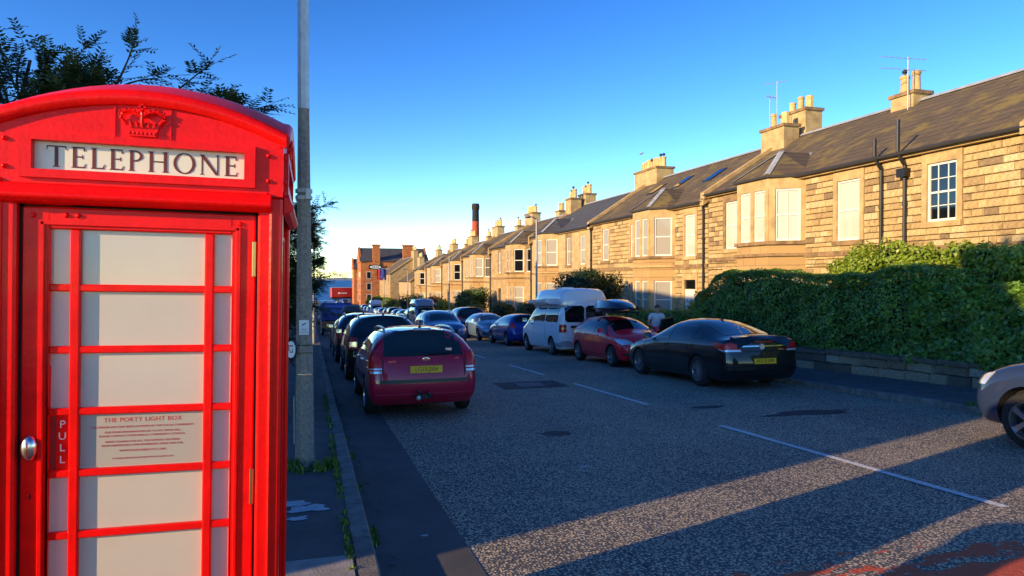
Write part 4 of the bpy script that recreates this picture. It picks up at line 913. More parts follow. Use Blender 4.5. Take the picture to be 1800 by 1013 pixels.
# ---- large fastback saloon
def make_saloon(L=4.83, W=1.86, H=1.49, plate='WU10 NFR', rim='multi', rimmat='rim_silver'):
    k = Kind(L, W, H); k.belt_crease = .3; fr, re = L/2, -L/2; b = .95
    st = std_cage(k, dict(belt=b, hood=.96, nose=.72, cowl=1.32, rf=2.15, rr=1.38, tail=.08, tw=.70, belt_r=1.0, bump=.55, deck=(1.03,.42), zb=.17))
    k.cage(st, crease=((1,4,6,.5),), cuts=((fr-.93,.34,.375),(re+1.12,.34,.375)))
    k.both('side_window', [(fr-1.5,b),(-.02,b+.02),(-.02,1.355),(fr-2.1,1.35),(fr-1.85,1.22)], 'glass_dark')
    k.both('side_window', [(-.07,b+.02),(re+1.42,b+.06),(re+1.36,1.28),(re+1.6,1.33),(-.07,1.355)], 'glass_dark')
    k.both('quarter_window', [(re+1.36,b+.06),(re+.98,b+.1),(re+1.3,1.245)], 'glass_dark', rows=5, cols=4)
    k.panel('windscreen', 'T', [(-.66,fr-1.36),(.66,fr-1.36),(.56,fr-2.1),(-.56,fr-2.1)], 'glass_dark', off=.006)
    k.panel('rear_window', 'T', [(-.60,re+.52),(.60,re+.52),(.52,re+1.38),(-.52,re+1.38)], 'glass_dark', off=.006, rows=10, cols=12)
    for sx in (-1, 1):
        lp = k.panel('tail_lamp', 'B', [(sx*.52,.80),(sx*.88,.80),(sx*.86,.96),(sx*.76,.99),(sx*.60,.93)], 'lamp_red', off=.018); k.panel('reversing_lens', 'B', [(sx*.55,.80),(sx*.86,.80),(sx*.87,.84),(sx*.57,.84)], 'lamp_clear', lp, off=.024, rows=2)
        k.panel('headlamp', 'F', [(sx*.46,.60),(sx*.80,.62),(sx*.82,.76),(sx*.55,.72)], 'lamp_clear', off=.016)
    lps = k.both('tail_lamp', [(re+.17,.80),(re+.26,.83),(re+.62,.965),(re+.5,.985),(re+.19,.96)], 'lamp_red', off=.012)
    for i, v in enumerate('LR'): k.panel('reversing_lens', v, [(re+.175,.80),(re+.26,.825),(re+.32,.86),(re+.18,.845)], 'lamp_clear', lps[i], off=.018, rows=2)
    k.both('headlamp', [(fr-.16,.62),(fr-.4,.68),(fr-.62,.78),(fr-.3,.74)], 'lamp_clear', off=.012)
    # boot lid spoiler lip, chrome bar, badge
    k.panel('boot_spoiler', 'T', [(-.62,re+.07),(.62,re+.07),(.66,re+.26),(-.66,re+.26)], 'paint', off=.035, rows=3)
    k.panel('brake_light', 'B', [(-.2,.985),(.2,.985),(.2,1.005),(-.2,1.005)], 'lamp_red', off=.03, rows=1)
    k.panel('chrome_bar', 'B', [(.0,.895),(.52,.895),(.52,.92),(.0,.92)], 'chrome', off=.02, rows=1); k.panel('chrome_bar', 'B', [(-.52,.895),(-.1,.895),(-.1,.92),(-.52,.92)], 'chrome', off=.02, rows=1)
    p, _ = k.cast('B', -.05, .9); e = MB().lathe([(0,-.012),(.05,-.012),(.062,-.016),(.066,-.004),(.06,.02)], 24, 'y', tuple(p+Vector((0,-.012,0)))); bi = k.add('badge', e.mesh('badge', []), 'lamp_clear')
    gz = MB(); gz.extr([(-.03,-.03),(.01,-.035),(.03,.0),(.02,.035),(-.005,.02),(-.03,.03),(-.015,.0)], p+Vector((0,-.025,0)), X, Z, -Y, .004); k.add('badge_motif', gz.mesh('badge_motif', []), 'steel', bi)
    for (tx, x, z, s_) in (('INSIGNIA', .42, .835, .034),):
        p, n = k.cast('B', x, z); t = xform_mesh(text_mesh(tx, s_, .001), frame_mat(p+Vector((0,-.008,0)), X, Z, -Y)); k.add('model_lettering', t, 'chrome')
    k.seam('B', [(-.56,.80),(.56,.80)], .012); k.panel('bumper_crease', 'B', [(-.8,.42),(.8,.42),(.82,.45),(-.82,.45)], 'paint', off=.02, rows=1); k.panel('diffuser', 'B', [(-.6,.24),(.6,.24),(.64,.34),(-.64,.34)], 'trim_black', off=.012, rows=2)
    k.plate('B', plate, 0, .60, 'plate_yellow'); k.plate('F', plate, 0, .45, 'plate_white')
    k.panel('grille', 'F', [(-.36,.54),(.36,.54),(.4,.68),(-.4,.68)], 'trim_black', off=.012, rows=3)
    k.both('window_trim', [(fr-1.5,b-.022),(re+.98,b+.07),(re+.98,b+.085),(fr-1.5,b-.006)], 'trim_black', off=.008, rows=1, cols=16)
    p, _ = k.cast('T', 0, re+1.55); k.add('aerial', MB().extr([(-.1,0),(.06,0),(-.06,.06),(-.1,.065)], p+Vector((-.006,0,-.004)), Y, Z, X, .012).mesh('aerial', []), 'trim_black')
    k.mirrors(fr-1.55, .97, W/2-.05); k.wheels(fr-.93, re+1.12, .335, W/2-.115, rim, rimmat)
    door_seams(k, fr-1.22, -.045, re+1.3)
    for y in (.2, -.85): k.both('door_handle', [(y-.1,.83),(y+.1,.83),(y+.1,.86),(y-.1,.86)], 'paint', off=.028, rows=2, cols=4)
    return k
# ---- camper van with high roof
def make_van():
    L, W, H = 4.89, 1.90, 1.95; k = Kind(L, W, H); k.belt_crease = .1; fr, re = L/2, -L/2; w = W/2
    def ring(y, zb, ww, belt, tw, top, dy=(0,)*7, hi=0): return [(y+dy[0],0,zb),(y+dy[1],ww*.92,zb),(y+dy[2],ww,zb+.18),(y+dy[3],ww*1.02,.75),(y+dy[4],ww*.985,belt),(y+dy[5],tw,top-.1),(y+dy[6],0,top)]
    st = [ring(re+.02,.28,w*.9,1.18,w*.82,1.9), ring(re+.1,.24,w*.99,1.18,w*.9,1.98), ring(re+.5,.22,w,1.18,w*.9,1.99), ring(-.2,.22,w,1.18,w*.9,1.99), ring(fr-1.75,.22,w,1.16,w*.89,1.98),
          ring(fr-1.3,.22,w,1.13,w*.86,1.78,(0,0,0,0,.1,-.1,-.05)), ring(fr-.72,.22,w,1.06,w*.80,1.2,(0,0,0,0,.05,-.03,.02)), ring(fr-.28,.22,w*.96,.95,w*.74,1.04), ring(fr-.03,.26,w*.8,.86,w*.62,.9)]
    k.cage(st, crease=((1,2,6,.5),(0,2,6,.5)), cuts=((fr-.9,.33,.38),(re+.99,.33,.38)))
    # fibreglass high top
    hp = [(re+.05,.82,2.24,1.8),(re+.1,.85,2.33,1.8),(re+.5,.85,2.42,1.84),(-.3,.85,2.44,1.84),(.5,.84,2.40,1.84),(fr-1.5,.78,2.14,1.82),(fr-1.28,.7,1.84,1.72)]
    vs = []
    for (y, ww, z, zz) in hp: vs += [(-ww,y,zz),(-ww-.004,y,zz+(z-zz)*.42),(-ww*.84,y,zz+(z-zz)*.93),(0,y,z),(ww*.84,y,zz+(z-zz)*.93),(ww+.004,y,zz+(z-zz)*.42),(ww,y,zz)]
    hm = MB().add(vs, [(a*7+i, a*7+i+1, (a+1)*7+i+1, (a+1)*7+i) for a in range(6) for i in range(6)]+[tuple(range(7))]).mesh('high_roof', [])
    bm = bmesh.new(); bm.from_mesh(hm); bmesh.ops.recalc_face_normals(bm, faces=bm.faces); bmesh.ops.subdivide_edges(bm, edges=bm.edges, cuts=1, use_grid_fill=True); bm.to_mesh(hm); bm.free(); smooth_mesh(hm, 60)
    k.add('high_roof', hm, 'paint'); k.add('roof_vent', MB().box(-.25,.25,-.75,-.25,2.42,2.48).mesh('roof_vent', []), 'paint')
    k.add('rear_marker', MB().box(-.16,.16,re+.06,re+.12,2.14,2.17).mesh('rear_marker', []), 'lamp_red')
    aw = MB().box(-1.0,-.82,-1.05,1.05,1.9,2.03).mesh('awning_case', []); bevel_mesh(aw, .03, 2); k.add('awning_case', aw, 'paint')
    k.both('cab_window', [(fr-.95,1.16),(fr-1.78,1.18),(fr-1.78,1.72),(fr-1.5,1.70)], 'glass_dark'); k.both('side_window', rr(-.75,.58,1.2,1.72,.07), 'glass_dark'); k.both('side_window', rr(re+.32,-.85,1.2,1.72,.07), 'glass_dark')
    k.panel('windscreen', 'T', [(-.72,fr-.78),(.72,fr-.78),(.64,fr-1.3),(-.64,fr-1.3)], 'glass_dark')
    k.panel('rear_window', 'B', rr(-.76,-.03,1.2,1.78,.09), 'glass_dark'); k.panel('rear_window', 'B', rr(.03,.76,1.2,1.78,.09), 'glass_dark')
    for sx in (-1, 1):
        lp = k.panel('tail_lamp', 'B', rr(min(sx*.72,sx*.9),max(sx*.72,sx*.9),.84,1.13,.03), 'lamp_red', off=.016); k.panel('amber_lens', 'B', [(sx*.73,.95),(sx*.89,.95),(sx*.89,1.02),(sx*.73,1.02)], 'lamp_amber', lp, off=.021, rows=2)
        k.panel('corner_bumper', 'B', [(sx*.45,.34),(sx*.9,.34),(sx*.9,.55),(sx*.62,.55),(sx*.45,.46)], 'galv', off=.03)
        p, _ = k.cast('B', sx*.08, 1.25); k.add('rear_wiper', MB().tube([p+Vector((0,-.03,.05)), p+Vector((sx*.1,-.035,-.14))], .014, 6).mesh('rear_wiper', []), 'trim_black')
        k.panel('headlamp', 'F', [(sx*.45,.72),(sx*.8,.72),(sx*.8,.9),(sx*.5,.88)], 'lamp_clear')
    k.both('corner_bumper', [(re+.05,.34),(re+.55,.34),(re+.5,.52),(re+.05,.55)], 'galv', off=.02, rows=3); k.both('tail_lamp', [(re+.05,.85),(re+.13,.85),(re+.13,1.12),(re+.05,1.12)], 'lamp_red', off=.01, rows=4, cols=3)
    k.panel('plate_light_bar', 'B', rr(-.56,.12,1.0,1.08,.03), 'trim_black', off=.025, rows=3); k.plate('B', 'BX58 BVB', -.22, .94, 'plate_yellow'); k.plate('F', 'BX58 BVB', 0, .5, 'plate_white')
    k.seam('B', [(0,.55),(0,1.88)], .014); k.both('body_line', [(fr-.6,1.03),(re+.2,1.05),(re+.2,1.065),(fr-.6,1.045)], 'black_gap', off=.004, rows=1, cols=18)
    for v in 'LR':
        k.seam(v, [(fr-1.0,.4),(fr-.95,1.1)]); k.seam(v, [(fr-1.9,.36),(fr-1.86,1.8)]); k.seam(v, [(-.8,.4),(-.8,1.85)])
    k.both('door_handle', [(fr-1.8,1.09),(fr-1.62,1.09),(fr-1.62,1.13),(fr-1.8,1.13)], 'trim_black', off=.025, rows=2, cols=4)
    k.mirrors(fr-1.05, 1.15, w-.02, 'trim_black', 1.2); k.wheels(fr-.9, re+.99, .33, w-.12, 'five')
    return k
K_EST = make_estate(); K_SUV = make_suv(); K_HAT = make_hatch(); K_SAL = make_saloon(); K_VAN = make_van(); K_RR = make_suv(4.8, 1.98, 1.8, False, ''); K_SM = make_hatch(4.2, 1.76, 1.46, '', 'five')
def park(k, name, label, x, y, toward=False, **kw): return k.instance(name, label, (x, y, G(y)), PI if toward else 0, **kw)
park(K_EST, 'parked_estate_car', 'maroon estate car with roof rails and tow bar parked at the left kerb', 1.76, 13.15, paint='paint_kia')
LG = 'cars parked along the left kerb'; RG = 'cars parked along the right kerb'
park(K_SUV, 'parked_car', 'black sport utility car with roof rails directly ahead of the maroon estate', 1.72, 18.9, paint='paint_black', group=LG)
park(K_SUV, 'parked_car', 'dark blue tall car with long aerial, second ahead of the maroon estate', 1.66, 24.7, paint='paint_navy', group=LG)
c4 = park(K_SM, 'parked_car', 'black hatchback carrying a dark grey roof box', 1.68, 30.3, paint='paint_black', group=LG)
park(K_SAL, 'parked_saloon_car', 'black fastback saloon with dark multi-spoke wheels beside the hedge', 9.02, 14.45, paint='paint_black', group=RG)
co = park(K_HAT, 'parked_hatchback', 'bright red hatchback with blue-black roof box and kerbside door open', 9.2, 19.4, True, paint='paint_red', group=RG)
park(K_VAN, 'camper_van', 'white high-roof camper van parked behind the red hatchback', 9.3, 24.8, paint='paint_white', cat='van', group=RG)
park(K_SM, 'parked_car', 'bright blue hatchback parked ahead of the white camper van', 9.3, 31.0, paint='paint_blue', group=RG)
park(K_SM, 'parked_car', 'pale silver-blue hatchback facing the camera beyond the blue hatchback', 9.3, 36.4, True, paint='paint_silverblue', group=RG)
park(K_RR, 'parked_car', 'large black off-roader with yellow rear plate on the right kerb', 9.3, 42.2, paint='paint_black', group=RG)
park(K_SUV, 'moving_car', 'mid blue estate driving towards the camera in the right lane', 5.75, 31.5, True, paint='paint_midblue')
park(K_SUV, 'parked_car', 'grey-blue off-roader with pale alloy wheels at the near right kerb', 9.13, 4.7, paint='paint_xt', group=RG)
far = [(47.6,K_SM,'paint_darkblue',0,'dark blue hatchback with red tail lamps parked beyond the black off-roader'),(53,K_HAT,'paint_black',1,'small black hatchback facing up the street beside the tall grey van'),(58.4,K_VAN,'paint_silver',1,'tall silver van parked among the far cars'),
       (64,K_SUV,'paint_black',0,'black car parked just past the tall silver van'),(69.4,K_SM,'paint_silver',1,'silver hatchback facing up the street past the black car'),(74.6,K_HAT,'paint_silver',1,'smaller silver hatchback in the far row'),(80,K_SUV,'paint_darkred',0,'dark maroon car in the far row'),(85.4,K_HAT,'paint_red',0,'red hatchback in the far row'),
       (91,K_SM,'paint_silverblue',1,'pale blue hatchback in the far row'),(96.5,K_SM,'paint_white',1,'white hatchback in the far row'),(103,K_VAN,'paint_white',1,'white van near the foot of the street'),(110,K_HAT,'paint_grey',1,'grey hatchback near the foot of the street'),(117,K_SM,'paint_midblue',1,'mid blue hatchback near the foot of the street'),(124,K_SUV,'paint_white',0,'white sport utility car near the foot of the street'),(131,K_HAT,'paint_silverblue',1,'pale blue small car farthest down the right kerb')]
for (y, k, p, tw, lab) in far: park(k, 'parked_car', lab, 9.25, y, bool(tw), paint=p, group=RG, cat='van' if k is K_VAN else 'car', skip=('panel_gap','aerial','door_handle','mirror_glass','plate_text','model_lettering'))
for (y, k, p, lab) in ((55,K_SM,'paint_silver','silver hatchback parked past the blue trailer'),(61,K_HAT,'paint_silverblue','pale blue hatchback second past the blue trailer'),(67,K_SM,'paint_grey','grey hatchback third past the blue trailer'),(75,K_VAN,'paint_white','white van parked down the left kerb')):
    park(k, 'parked_car', lab, 1.6, y, paint=p, group=LG, cat='van' if k is K_VAN else 'car', skip=('panel_gap','aerial','door_handle','mirror_glass','plate_text','model_lettering'))
park(K_HAT, 'parked_car', 'small white car standing at the foot of the street by the sea', 7.3, 190, True, paint='paint_white', skip=('panel_gap','aerial','door_handle','plate_text'))
park(K_RR, 'parked_car', 'dark off-roader standing in front of the red lorry', 9.6, 205, True, paint='paint_black', skip=('panel_gap','aerial','door_handle','plate_text'))
# roof boxes are separate things resting on bars
def roof_box(name, label, x, y, z, sl, mat, L=1.9, W=.82, H=.36, head=0):
    r = empty(name, (x, y, z), label, 'roof box'); r.rotation_euler = (Matrix.Rotation(sl, 3, 'X') @ Matrix.Rotation(head, 3, 'Z')).to_euler()
    st = [(-L/2,.30,.06,.14),(-L/2+.06,.40,.03,.27),(-L/2+.35,.5,.0,.36),(L*.1,.5,.0,.35),(L/2-.3,.42,.02,.24),(L/2,.2,.07,.12)]; vs = []
    for (yy, w, z0, z1) in st: w *= W; zm = .12; vs += [(-w*.85,yy,z0),(w*.85,yy,z0),(w,yy,zm),(w*.78,yy,z1*H/.36-.03),(w*.3,yy,z1*H/.36),(-w*.3,yy,z1*H/.36),(-w*.78,yy,z1*H/.36-.03),(-w,yy,zm)]
    me = MB().add(vs, [(a*8+i, a*8+(i+1)%8, (a+1)*8+(i+1)%8, (a+1)*8+i) for a in range(5) for i in range(8)]+[tuple(range(8)), tuple(reversed(range(40,48)))]).mesh('shell', [mat])
    bm = bmesh.new(); bm.from_mesh(me); bmesh.ops.recalc_face_normals(bm, faces=bm.faces); bm.to_mesh(me); bm.free(); bevel_mesh(me, .02, 2, 20); smooth_mesh(me, 40); link('shell', me, r)
    MB().box(-W*.5,W*.5,-L/2+.07,L/2-.25,.108,.128).build('lid_seam', 'trim_black', r)
    for yy in (-.4, .4):
        MB().box(-.62,.62,yy-.03,yy+.03,-.05,.0).build('roof_bar', 'trim_black', r)
        for sx in (-1, 1): MB().box(sx*.56-.03,sx*.56+.03,yy-.04,yy+.04,-.12,-.03).build('bar_foot', 'trim_black', r)
    return r
pbr('box_grey', (.045,.047,.05), rough=.45); pbr('box_blueblack', (.012,.016,.03), rough=.15, coat=1)
roof_box('roof_box', 'dark grey roof box on the black hatchback in the left row', 1.68, 30.3, G(30.3)+1.56, math.atan(slope(30.3)), 'box_grey')
roof_box('roof_box', 'glossy blue-black roof box on the red hatchback', 9.2, 19.7, G(19.7)+1.58, math.atan(slope(19.7)), 'box_blueblack', 2.0, .86, .40, PI)
# open kerbside door of the red hatchback
dr = MB(); dr.extr([(0,.32),(-.95,.34),(-1.0,.92),(0,.90)], (0,0,0), X, Z, Y, .09); d0 = dr.build('open_door', 'paint_red', co, bevel=.02)
wf = MB()
for a, b in (((-.02,.9),(-.36,1.33)),((-.36,1.33),(-.92,1.37)),((-.92,1.37),(-.99,.92))): wf.tube([(a[0],.045,a[1]),(b[0],.045,b[1])], .026, 6)
wf.build('window_frame', 'trim_black', d0); MB().extr([(-.04,.9),(-.36,1.31),(-.91,1.35),(-.97,.92)], (0,.04,0), X, Z, Y, .008).build('door_glass', 'glass_green', d0)
d0.location = (-.86, .72, 0); d0.rotation_euler = (0, 0, R(28))
# blue covered trailer
T = empty('covered_trailer', (1.55, 46.5, G(46.5)), 'trailer under a blue tarpaulin with a pale blue rear panel', 'trailer'); T.rotation_euler = (math.atan(slope(46)), 0, 0)
MB().box(-.95,.95,-1.6,1.6,.95,2.1).build('tarpaulin', 'tarp_blue', T, bevel=.05); MB().box(-.72,.66,-1.64,-1.605,1.45,1.98).build('rear_panel', 'tarp_light', T); MB().box(-.9,.9,-1.62,1.6,.5,.94).build('body_box', 'ply', T); MB().box(-.97,-.93,-1.7,-1.63,.2,2.05).build('prop_post', 'galv', T)
for s in (-1, 1): MB().lathe([(.1,-.1),(.3,-.1),(.32,0),(.3,.1),(.1,.1)], 20, 'x', (s*.85,0,.32)).build('wheel', 'tyre', T)
for s in (-.78, .78): MB().box(s-.08,s+.08,-1.66,-1.625,.7,.85).build('tail_lamp', 'lamp_red', T)
# red lorry at the sea front, standing across the street
T = empty('red_lorry', (10.2, 232, G(230)+.6), 'long red lorry trailer standing across the foot of the street', 'lorry'); T.rotation_euler = (0, 0, R(8))
MB().box(-4.2,4.0,-1.2,1.2,1.1,4.4).build('trailer_body', 'lorry_red', T, bevel=.25); MB().box(-4,3.8,-1,1,.7,1.1).build('chassis', 'trim_black', T)
for x in (-3,-2,2.6): MB().lathe([(.2,-.15),(.48,-.15),(.5,0),(.48,.15),(.2,.15)], 20, 'y', (x,-1.0,.5)).build('wheel', 'tyre', T)
MB().box(-1.9,-1.35,-1.225,-1.2,2.3,2.85).build('side_emblem', 'white_sign', T); MB().box(-1.2,1.0,-1.225,-1.2,2.45,2.68).build('side_stripe', 'white_sign', T)
# ================================================================== HOUSES
pill = None
def stone_mesh():
    mb = MB(); c = .06
    mb.add([(-.5,-.5,0),(.5,-.5,0),(.5,.5,0),(-.5,.5,0),(-.5,-.5,.7),(.5,-.5,.7),(.5,.5,.7),(-.5,.5,.7),(-.5+c,-.5+c,1),(.5-c,-.5+c,1),(.5-c,.5-c,1),(-.5+c,.5-c,1)],
           [(0,1,5,4),(1,2,6,5),(2,3,7,6),(3,0,4,7),(4,5,9,8),(5,6,10,9),(6,7,11,10),(7,4,8,11),(8,9,10,11)])
    me = mb.mesh('stone', []); me.materials.append(None); return me
STONE = stone_mesh()
def free(y0, y1, z0, z1, holes):
    return not any(y1 > h[0]+.005 and y0 < h[1]-.005 and z1 > h[2]+.005 and z0 < h[3]-.005 for h in holes)
def courses(rg, y0, y1, z0, z1, holes, hmin=.16, hmax=.25, lmin=.28, lmax=.58, j=.012):
    """stones of a coursed wall: (yc, zc, w, h)"""
    out = []; z = z0
    cuts = sorted(set([z0, z1]+[h[2] for h in holes]+[h[3] for h in holes])); cuts = [c for c in cuts if z0 <= c <= z1]
    for za, zb_ in zip(cuts[:-1], cuts[1:]):
        if zb_-za < .05: continue
        n = max(1, round((zb_-za)/rg.uniform(hmin, hmax))); hs = [rg.uniform(.8,1.2) for _ in range(n)]; t = sum(hs); z = za
        for h in hs:
            hh = h/t*(zb_-za); segs = [(y0, y1)]
            for q in holes:
                if z+hh > q[2]+.01 and z < q[3]-.01:
                    ns = []
                    for (a, b) in segs:
                        if q[1] <= a or q[0] >= b: ns.append((a, b))
                        else:
                            if q[0] > a: ns.append((a, q[0]))
                            if q[1] < b: ns.append((q[1], b))
                    segs = ns
            for (a, b) in segs:
                if b-a < .04: continue
                m = max(1, round((b-a)/rg.uniform(lmin, lmax)+.2)); ws = [rg.uniform(.6,1.5) for _ in range(m)]; tt = sum(ws); y = a
                for w in ws: ww = w/tt*(b-a); out.append((y+ww/2, z+hh/2, ww-j, hh-j)); y += ww
            z += hh
    return out
def window(parent, p, t, n, w, z0, z1, style='sash', glass='glass_dark', detail=True):
    """sash window standing in an opening; p is the opening's left foot on the wall plane, n outward"""
    p = Vector(p); fw = .07; d0 = -.12
    fr = MB()
    for a0, a1, za, zb_ in ((0,fw,z0,z1),(w-fw,w,z0,z1),(fw,w-fw,z0,z0+fw*1.1),(fw,w-fw,z1-fw,z1)): fr.obox(p, t, n, a0, a1, d0, d0+.07, za, zb_)
    zm = (z0+z1)/2 if style != 'six' else z0+(z1-z0)*.5
    fr.obox(p, t, n, fw, w-fw, d0+.01, d0+.062, zm-.028, zm+.028)
    if style == 'six':
        for zz in ((z0+fw+zm)/2, (z1-fw+zm)/2): fr.obox(p, t, n, fw, w-fw, d0+.02, d0+.055, zz-.012, zz+.012)
        for a in (w/3, 2*w/3): fr.obox(p, t, n, a-.013, a+.013, d0+.022, d0+.053, z0+fw, z1-fw)
    if style == 'two': fr.obox(p, t, n, w/2-.016, w/2+.016, d0+.022, d0+.053, z0+fw, z1-fw)
    f = fr.build('window', 'white_frame', parent)
    if not detail: MB().obox(p, t, n, .02, w-.02, d0-.02, d0+.02, z0+.02, z1-.02).build('pane', glass, f); return f
    zs = [z0+fw, (z0+fw+zm)/2, zm, (z1-fw+zm)/2, z1-fw] if style == 'six' else [z0+fw, zm, z1-fw]; xs_ = [fw, w/3, 2*w/3, w-fw] if style == 'six' else [fw, w/2, w-fw] if style == 'two' else [fw, w-fw]
    for i in range(len(zs)-1):
        for j in range(len(xs_)-1): MB().obox(p, t, n, xs_[j]-.01, xs_[j+1]+.01, d0+.008+.012*(i % 2), d0+.03, zs[i]-.01, zs[i+1]+.01).build('pane', glass, f)
    return f
def chimney(parent, x, y, w, d, z0, z1, pots, mat='render_tan', seed=0, potmat='pot_buff'):
    rg = random.Random(seed); st = MB().box(x-d/2, x+d/2, y-w/2, y+w/2, z0, z1).build('chimney_stack', mat, parent)
    cp = MB().box(x-d/2-.07, x+d/2+.07, y-w/2-.07, y+w/2+.07, z1, z1+.13).build('cap', 'dressed_dark', st)
    for i in range(pots):
        py = y-w/2+w*(i+.5)/pots; h = rg.uniform(.55,.8); r = rg.uniform(.13,.165)
        if rg.random() < .3:
            m = MB(); vs = []
            for k in range(8): vs.append((x+r*1.1*math.cos(PI*(k+.5)/4), py+r*1.1*math.sin(PI*(k+.5)/4)))
            m.prism(vs, z1+.12, z1+.13+h); m.build('chimney_pot', potmat, st)
        else: MB().lathe([(r*1.15,.0),(r,.06),(r*.9,h*.8),(r*1.08,h*.84),(r*1.08,h*.94),(r*.8,h),(r*.7,h*.9)], 12, 'z', (x, py, z1+.12)).build('chimney_pot', potmat, st, True)
        if rg.random() < .3:
            m = MB(); m.tube([(x,py,z1+.12+h),(x,py,z1+.25+h)], .05, 8); m.lathe([(.1,.1),(.11,.16),(.04,.22),(0,.22)], 10, 'z', (x,py,z1+.12+h)); m.build('cowl', 'iron_black', st)
    return st
def aerial(parent, x, y, z, h=1.2, n=7, ang=0.6, L=1.1):
    m = MB(); m.tube([(x,y,z),(x,y,z+h)], .018, 5); d = Vector((math.cos(ang), math.sin(ang), .03)); q = Vector((-math.sin(ang), math.cos(ang), 0)); o = Vector((x,y,z+h-.05))
    m.tube([o-d*L*.4, o+d*L*.6], .012, 4)
    for i in range(n): c = o+d*(L*(-.38+.96*i/(n-1))); m.tube([c-q*.13, c+q*.13], .006, 4)
    m.build('television_aerial', 'galv', parent)
def house(name, label, Y0, W, zb, E, RZ, wins, bays, stones=0, wall='stone_wall', roofm='slate', chims=(), pipes=(), doors=(), skylights=(), x0=17.0, flip=False, seed=1, group=None, string=True, depth=8.4, surround='dressed', detail=True, skews=(0,1)):
    """front on local x=0 facing -x, running along y from 0 to W; E eave height, RZ ridge height above the foot"""
    rg = random.Random(seed); H = empty(name, (x0, Y0, zb) if not flip else (x0, Y0+W, zb), label, 'house', group)
    if flip: H.rotation_euler = (0, 0, PI)
    t = Y; n = -X; mid = depth/2
    holes = [(a-.0, b+.0, z0, z1) for (a, b, z0, z1, *_) in wins]+[(a, b, 0, z1) for (a, b, z1, *_) in doors]; bh = [(a, b, 0, E) for (a, b, *_) in bays]
    sur = []                                            # margins of dressed stone round openings
    for (a, b, z0, z1) in holes: sur.append((a-.17, b+.17, z0-(.16 if z0 > .01 else 0), z1+.3))
    allh = bh+sur
    # core walls
    core = MB(); core.prism([(.13,0),(depth,0),(depth,W),(.13,W)], -.6, E-.02)
    for yy in (0, W-.02): core.extr([(.13,E-.03),(depth,E-.03),(mid,RZ-.08)], (0,yy,0), X, Z, Y, .02)
    core.build('core_wall', 'mortar' if stones else wall, H)
    if stones:
        st = courses(rg, 0, W, -.3, E-.02, allh); st.sort(key=lambda q: -(q[2]*q[3])*(2.2 if q[1] > 2.2 else .6))
        joined = [MB() for _ in range(6)]; wts = [6,6,5,3,2.2,1.0]
        for i, (yc, zc, w, h) in enumerate(st):
            mi = rg.choices(range(6), wts)[0]; dpt = .13+rg.uniform(-.012,.014)
            if i < stones:
                o = link('stone', STONE, H, (.13, yc, zc)); o.rotation_euler = (0, -PI/2, 0); o.scale = (h, w, dpt)
                o.material_slots[0].link = 'OBJECT'; o.material_slots[0].material = M('stone_%d' % mi)
            else:
                c = .012; j = joined[mi]; x1 = .13-dpt
                j.add([(.13,yc-w/2,zc-h/2),(.13,yc+w/2,zc-h/2),(.13,yc+w/2,zc+h/2),(.13,yc-w/2,zc+h/2),(x1+.02,yc-w/2,zc-h/2),(x1+.02,yc+w/2,zc-h/2),(x1+.02,yc+w/2,zc+h/2),(x1+.02,yc-w/2,zc+h/2),(x1,yc-w/2+c,zc-h/2+c),(x1,yc+w/2-c,zc-h/2+c),(x1,yc+w/2-c,zc+h/2-c),(x1,yc-w/2+c,zc+h/2-c)],
                      [(4,0,1,5),(5,1,2,6),(6,2,3,7),(7,3,0,4),(8,4,5,9),(9,5,6,10),(10,6,7,11),(11,7,4,8),(11,10,9,8)])
        mb = MB(); 
        for mi in range(6): mb.add(joined[mi].v, joined[mi].f, mi)
        if mb.f: tag(mb.build('wall_stones', ['stone_%d' % i for i in range(6)], H), kind='stuff')
    else:
        fc = MB(); ys = sorted(set([0, W]+[q for h in allh for q in h[:2] if 0 < q < W])); zs = sorted(set([-.5, E-.02]+[q for h in allh for q in h[2:] if -.5 < q < E]))
        for a, b in zip(ys[:-1], ys[1:]):
            run = None
            for c, d in zip(zs[:-1], zs[1:]):
                if free(a, b, c, d, allh): run = (run[0], d) if run else (c, d)
                else:
                    if run: fc.box(0, .14, a, b, *run)
                    run = None
            if run: fc.box(0, .14, a, b, *run)
        fc.build('facade', wall, H)
    for i, (a, b, z0, z1) in enumerate(holes):
        m = MB(); dk = surround if rg.random() < .65 else 'dressed_dark'
        m.box(-.012,.14,a-.168,a,z0,z1); m.box(-.012,.14,b,b+.168,z0,z1); m.box(-.015,.14,a-.168,b+.168,z1,z1+.298); m.build('surround', dk, H)
        if z0 > .01: MB().box(-.07,.14,a-.168,b+.168,z0-.158,z0).build('sill', 'dressed_dark' if rg.random() < .5 else surround, H)
    for (a, b, z0, z1, sty, gl) in wins: window(H, (0,a,0), t, n, b-a, z0, z1, sty, gl, detail)
    for (a, b, z1, mat) in doors:
        d = MB().box(.06,.12,a,b,.1,z1-.45).build('door', mat, H); MB().box(.07,.11,a,b,z1-.42,z1).build('fanlight', 'glass_dark', H); MB().box(-.3,.14,a-.2,b+.2,-.3,.09).build('doorstep', 'slab', H)
    if string:
        cuts = [0]+sorted(q for h in bh for q in h[:2])+[W]; z = E-3.0
        for a, b in zip(cuts[::2], cuts[1::2]):
            if b-a > .1: MB().box(-.05,.02,a,b,z,z+.17).build('string_course', 'dressed_dark', H, bevel=.012)
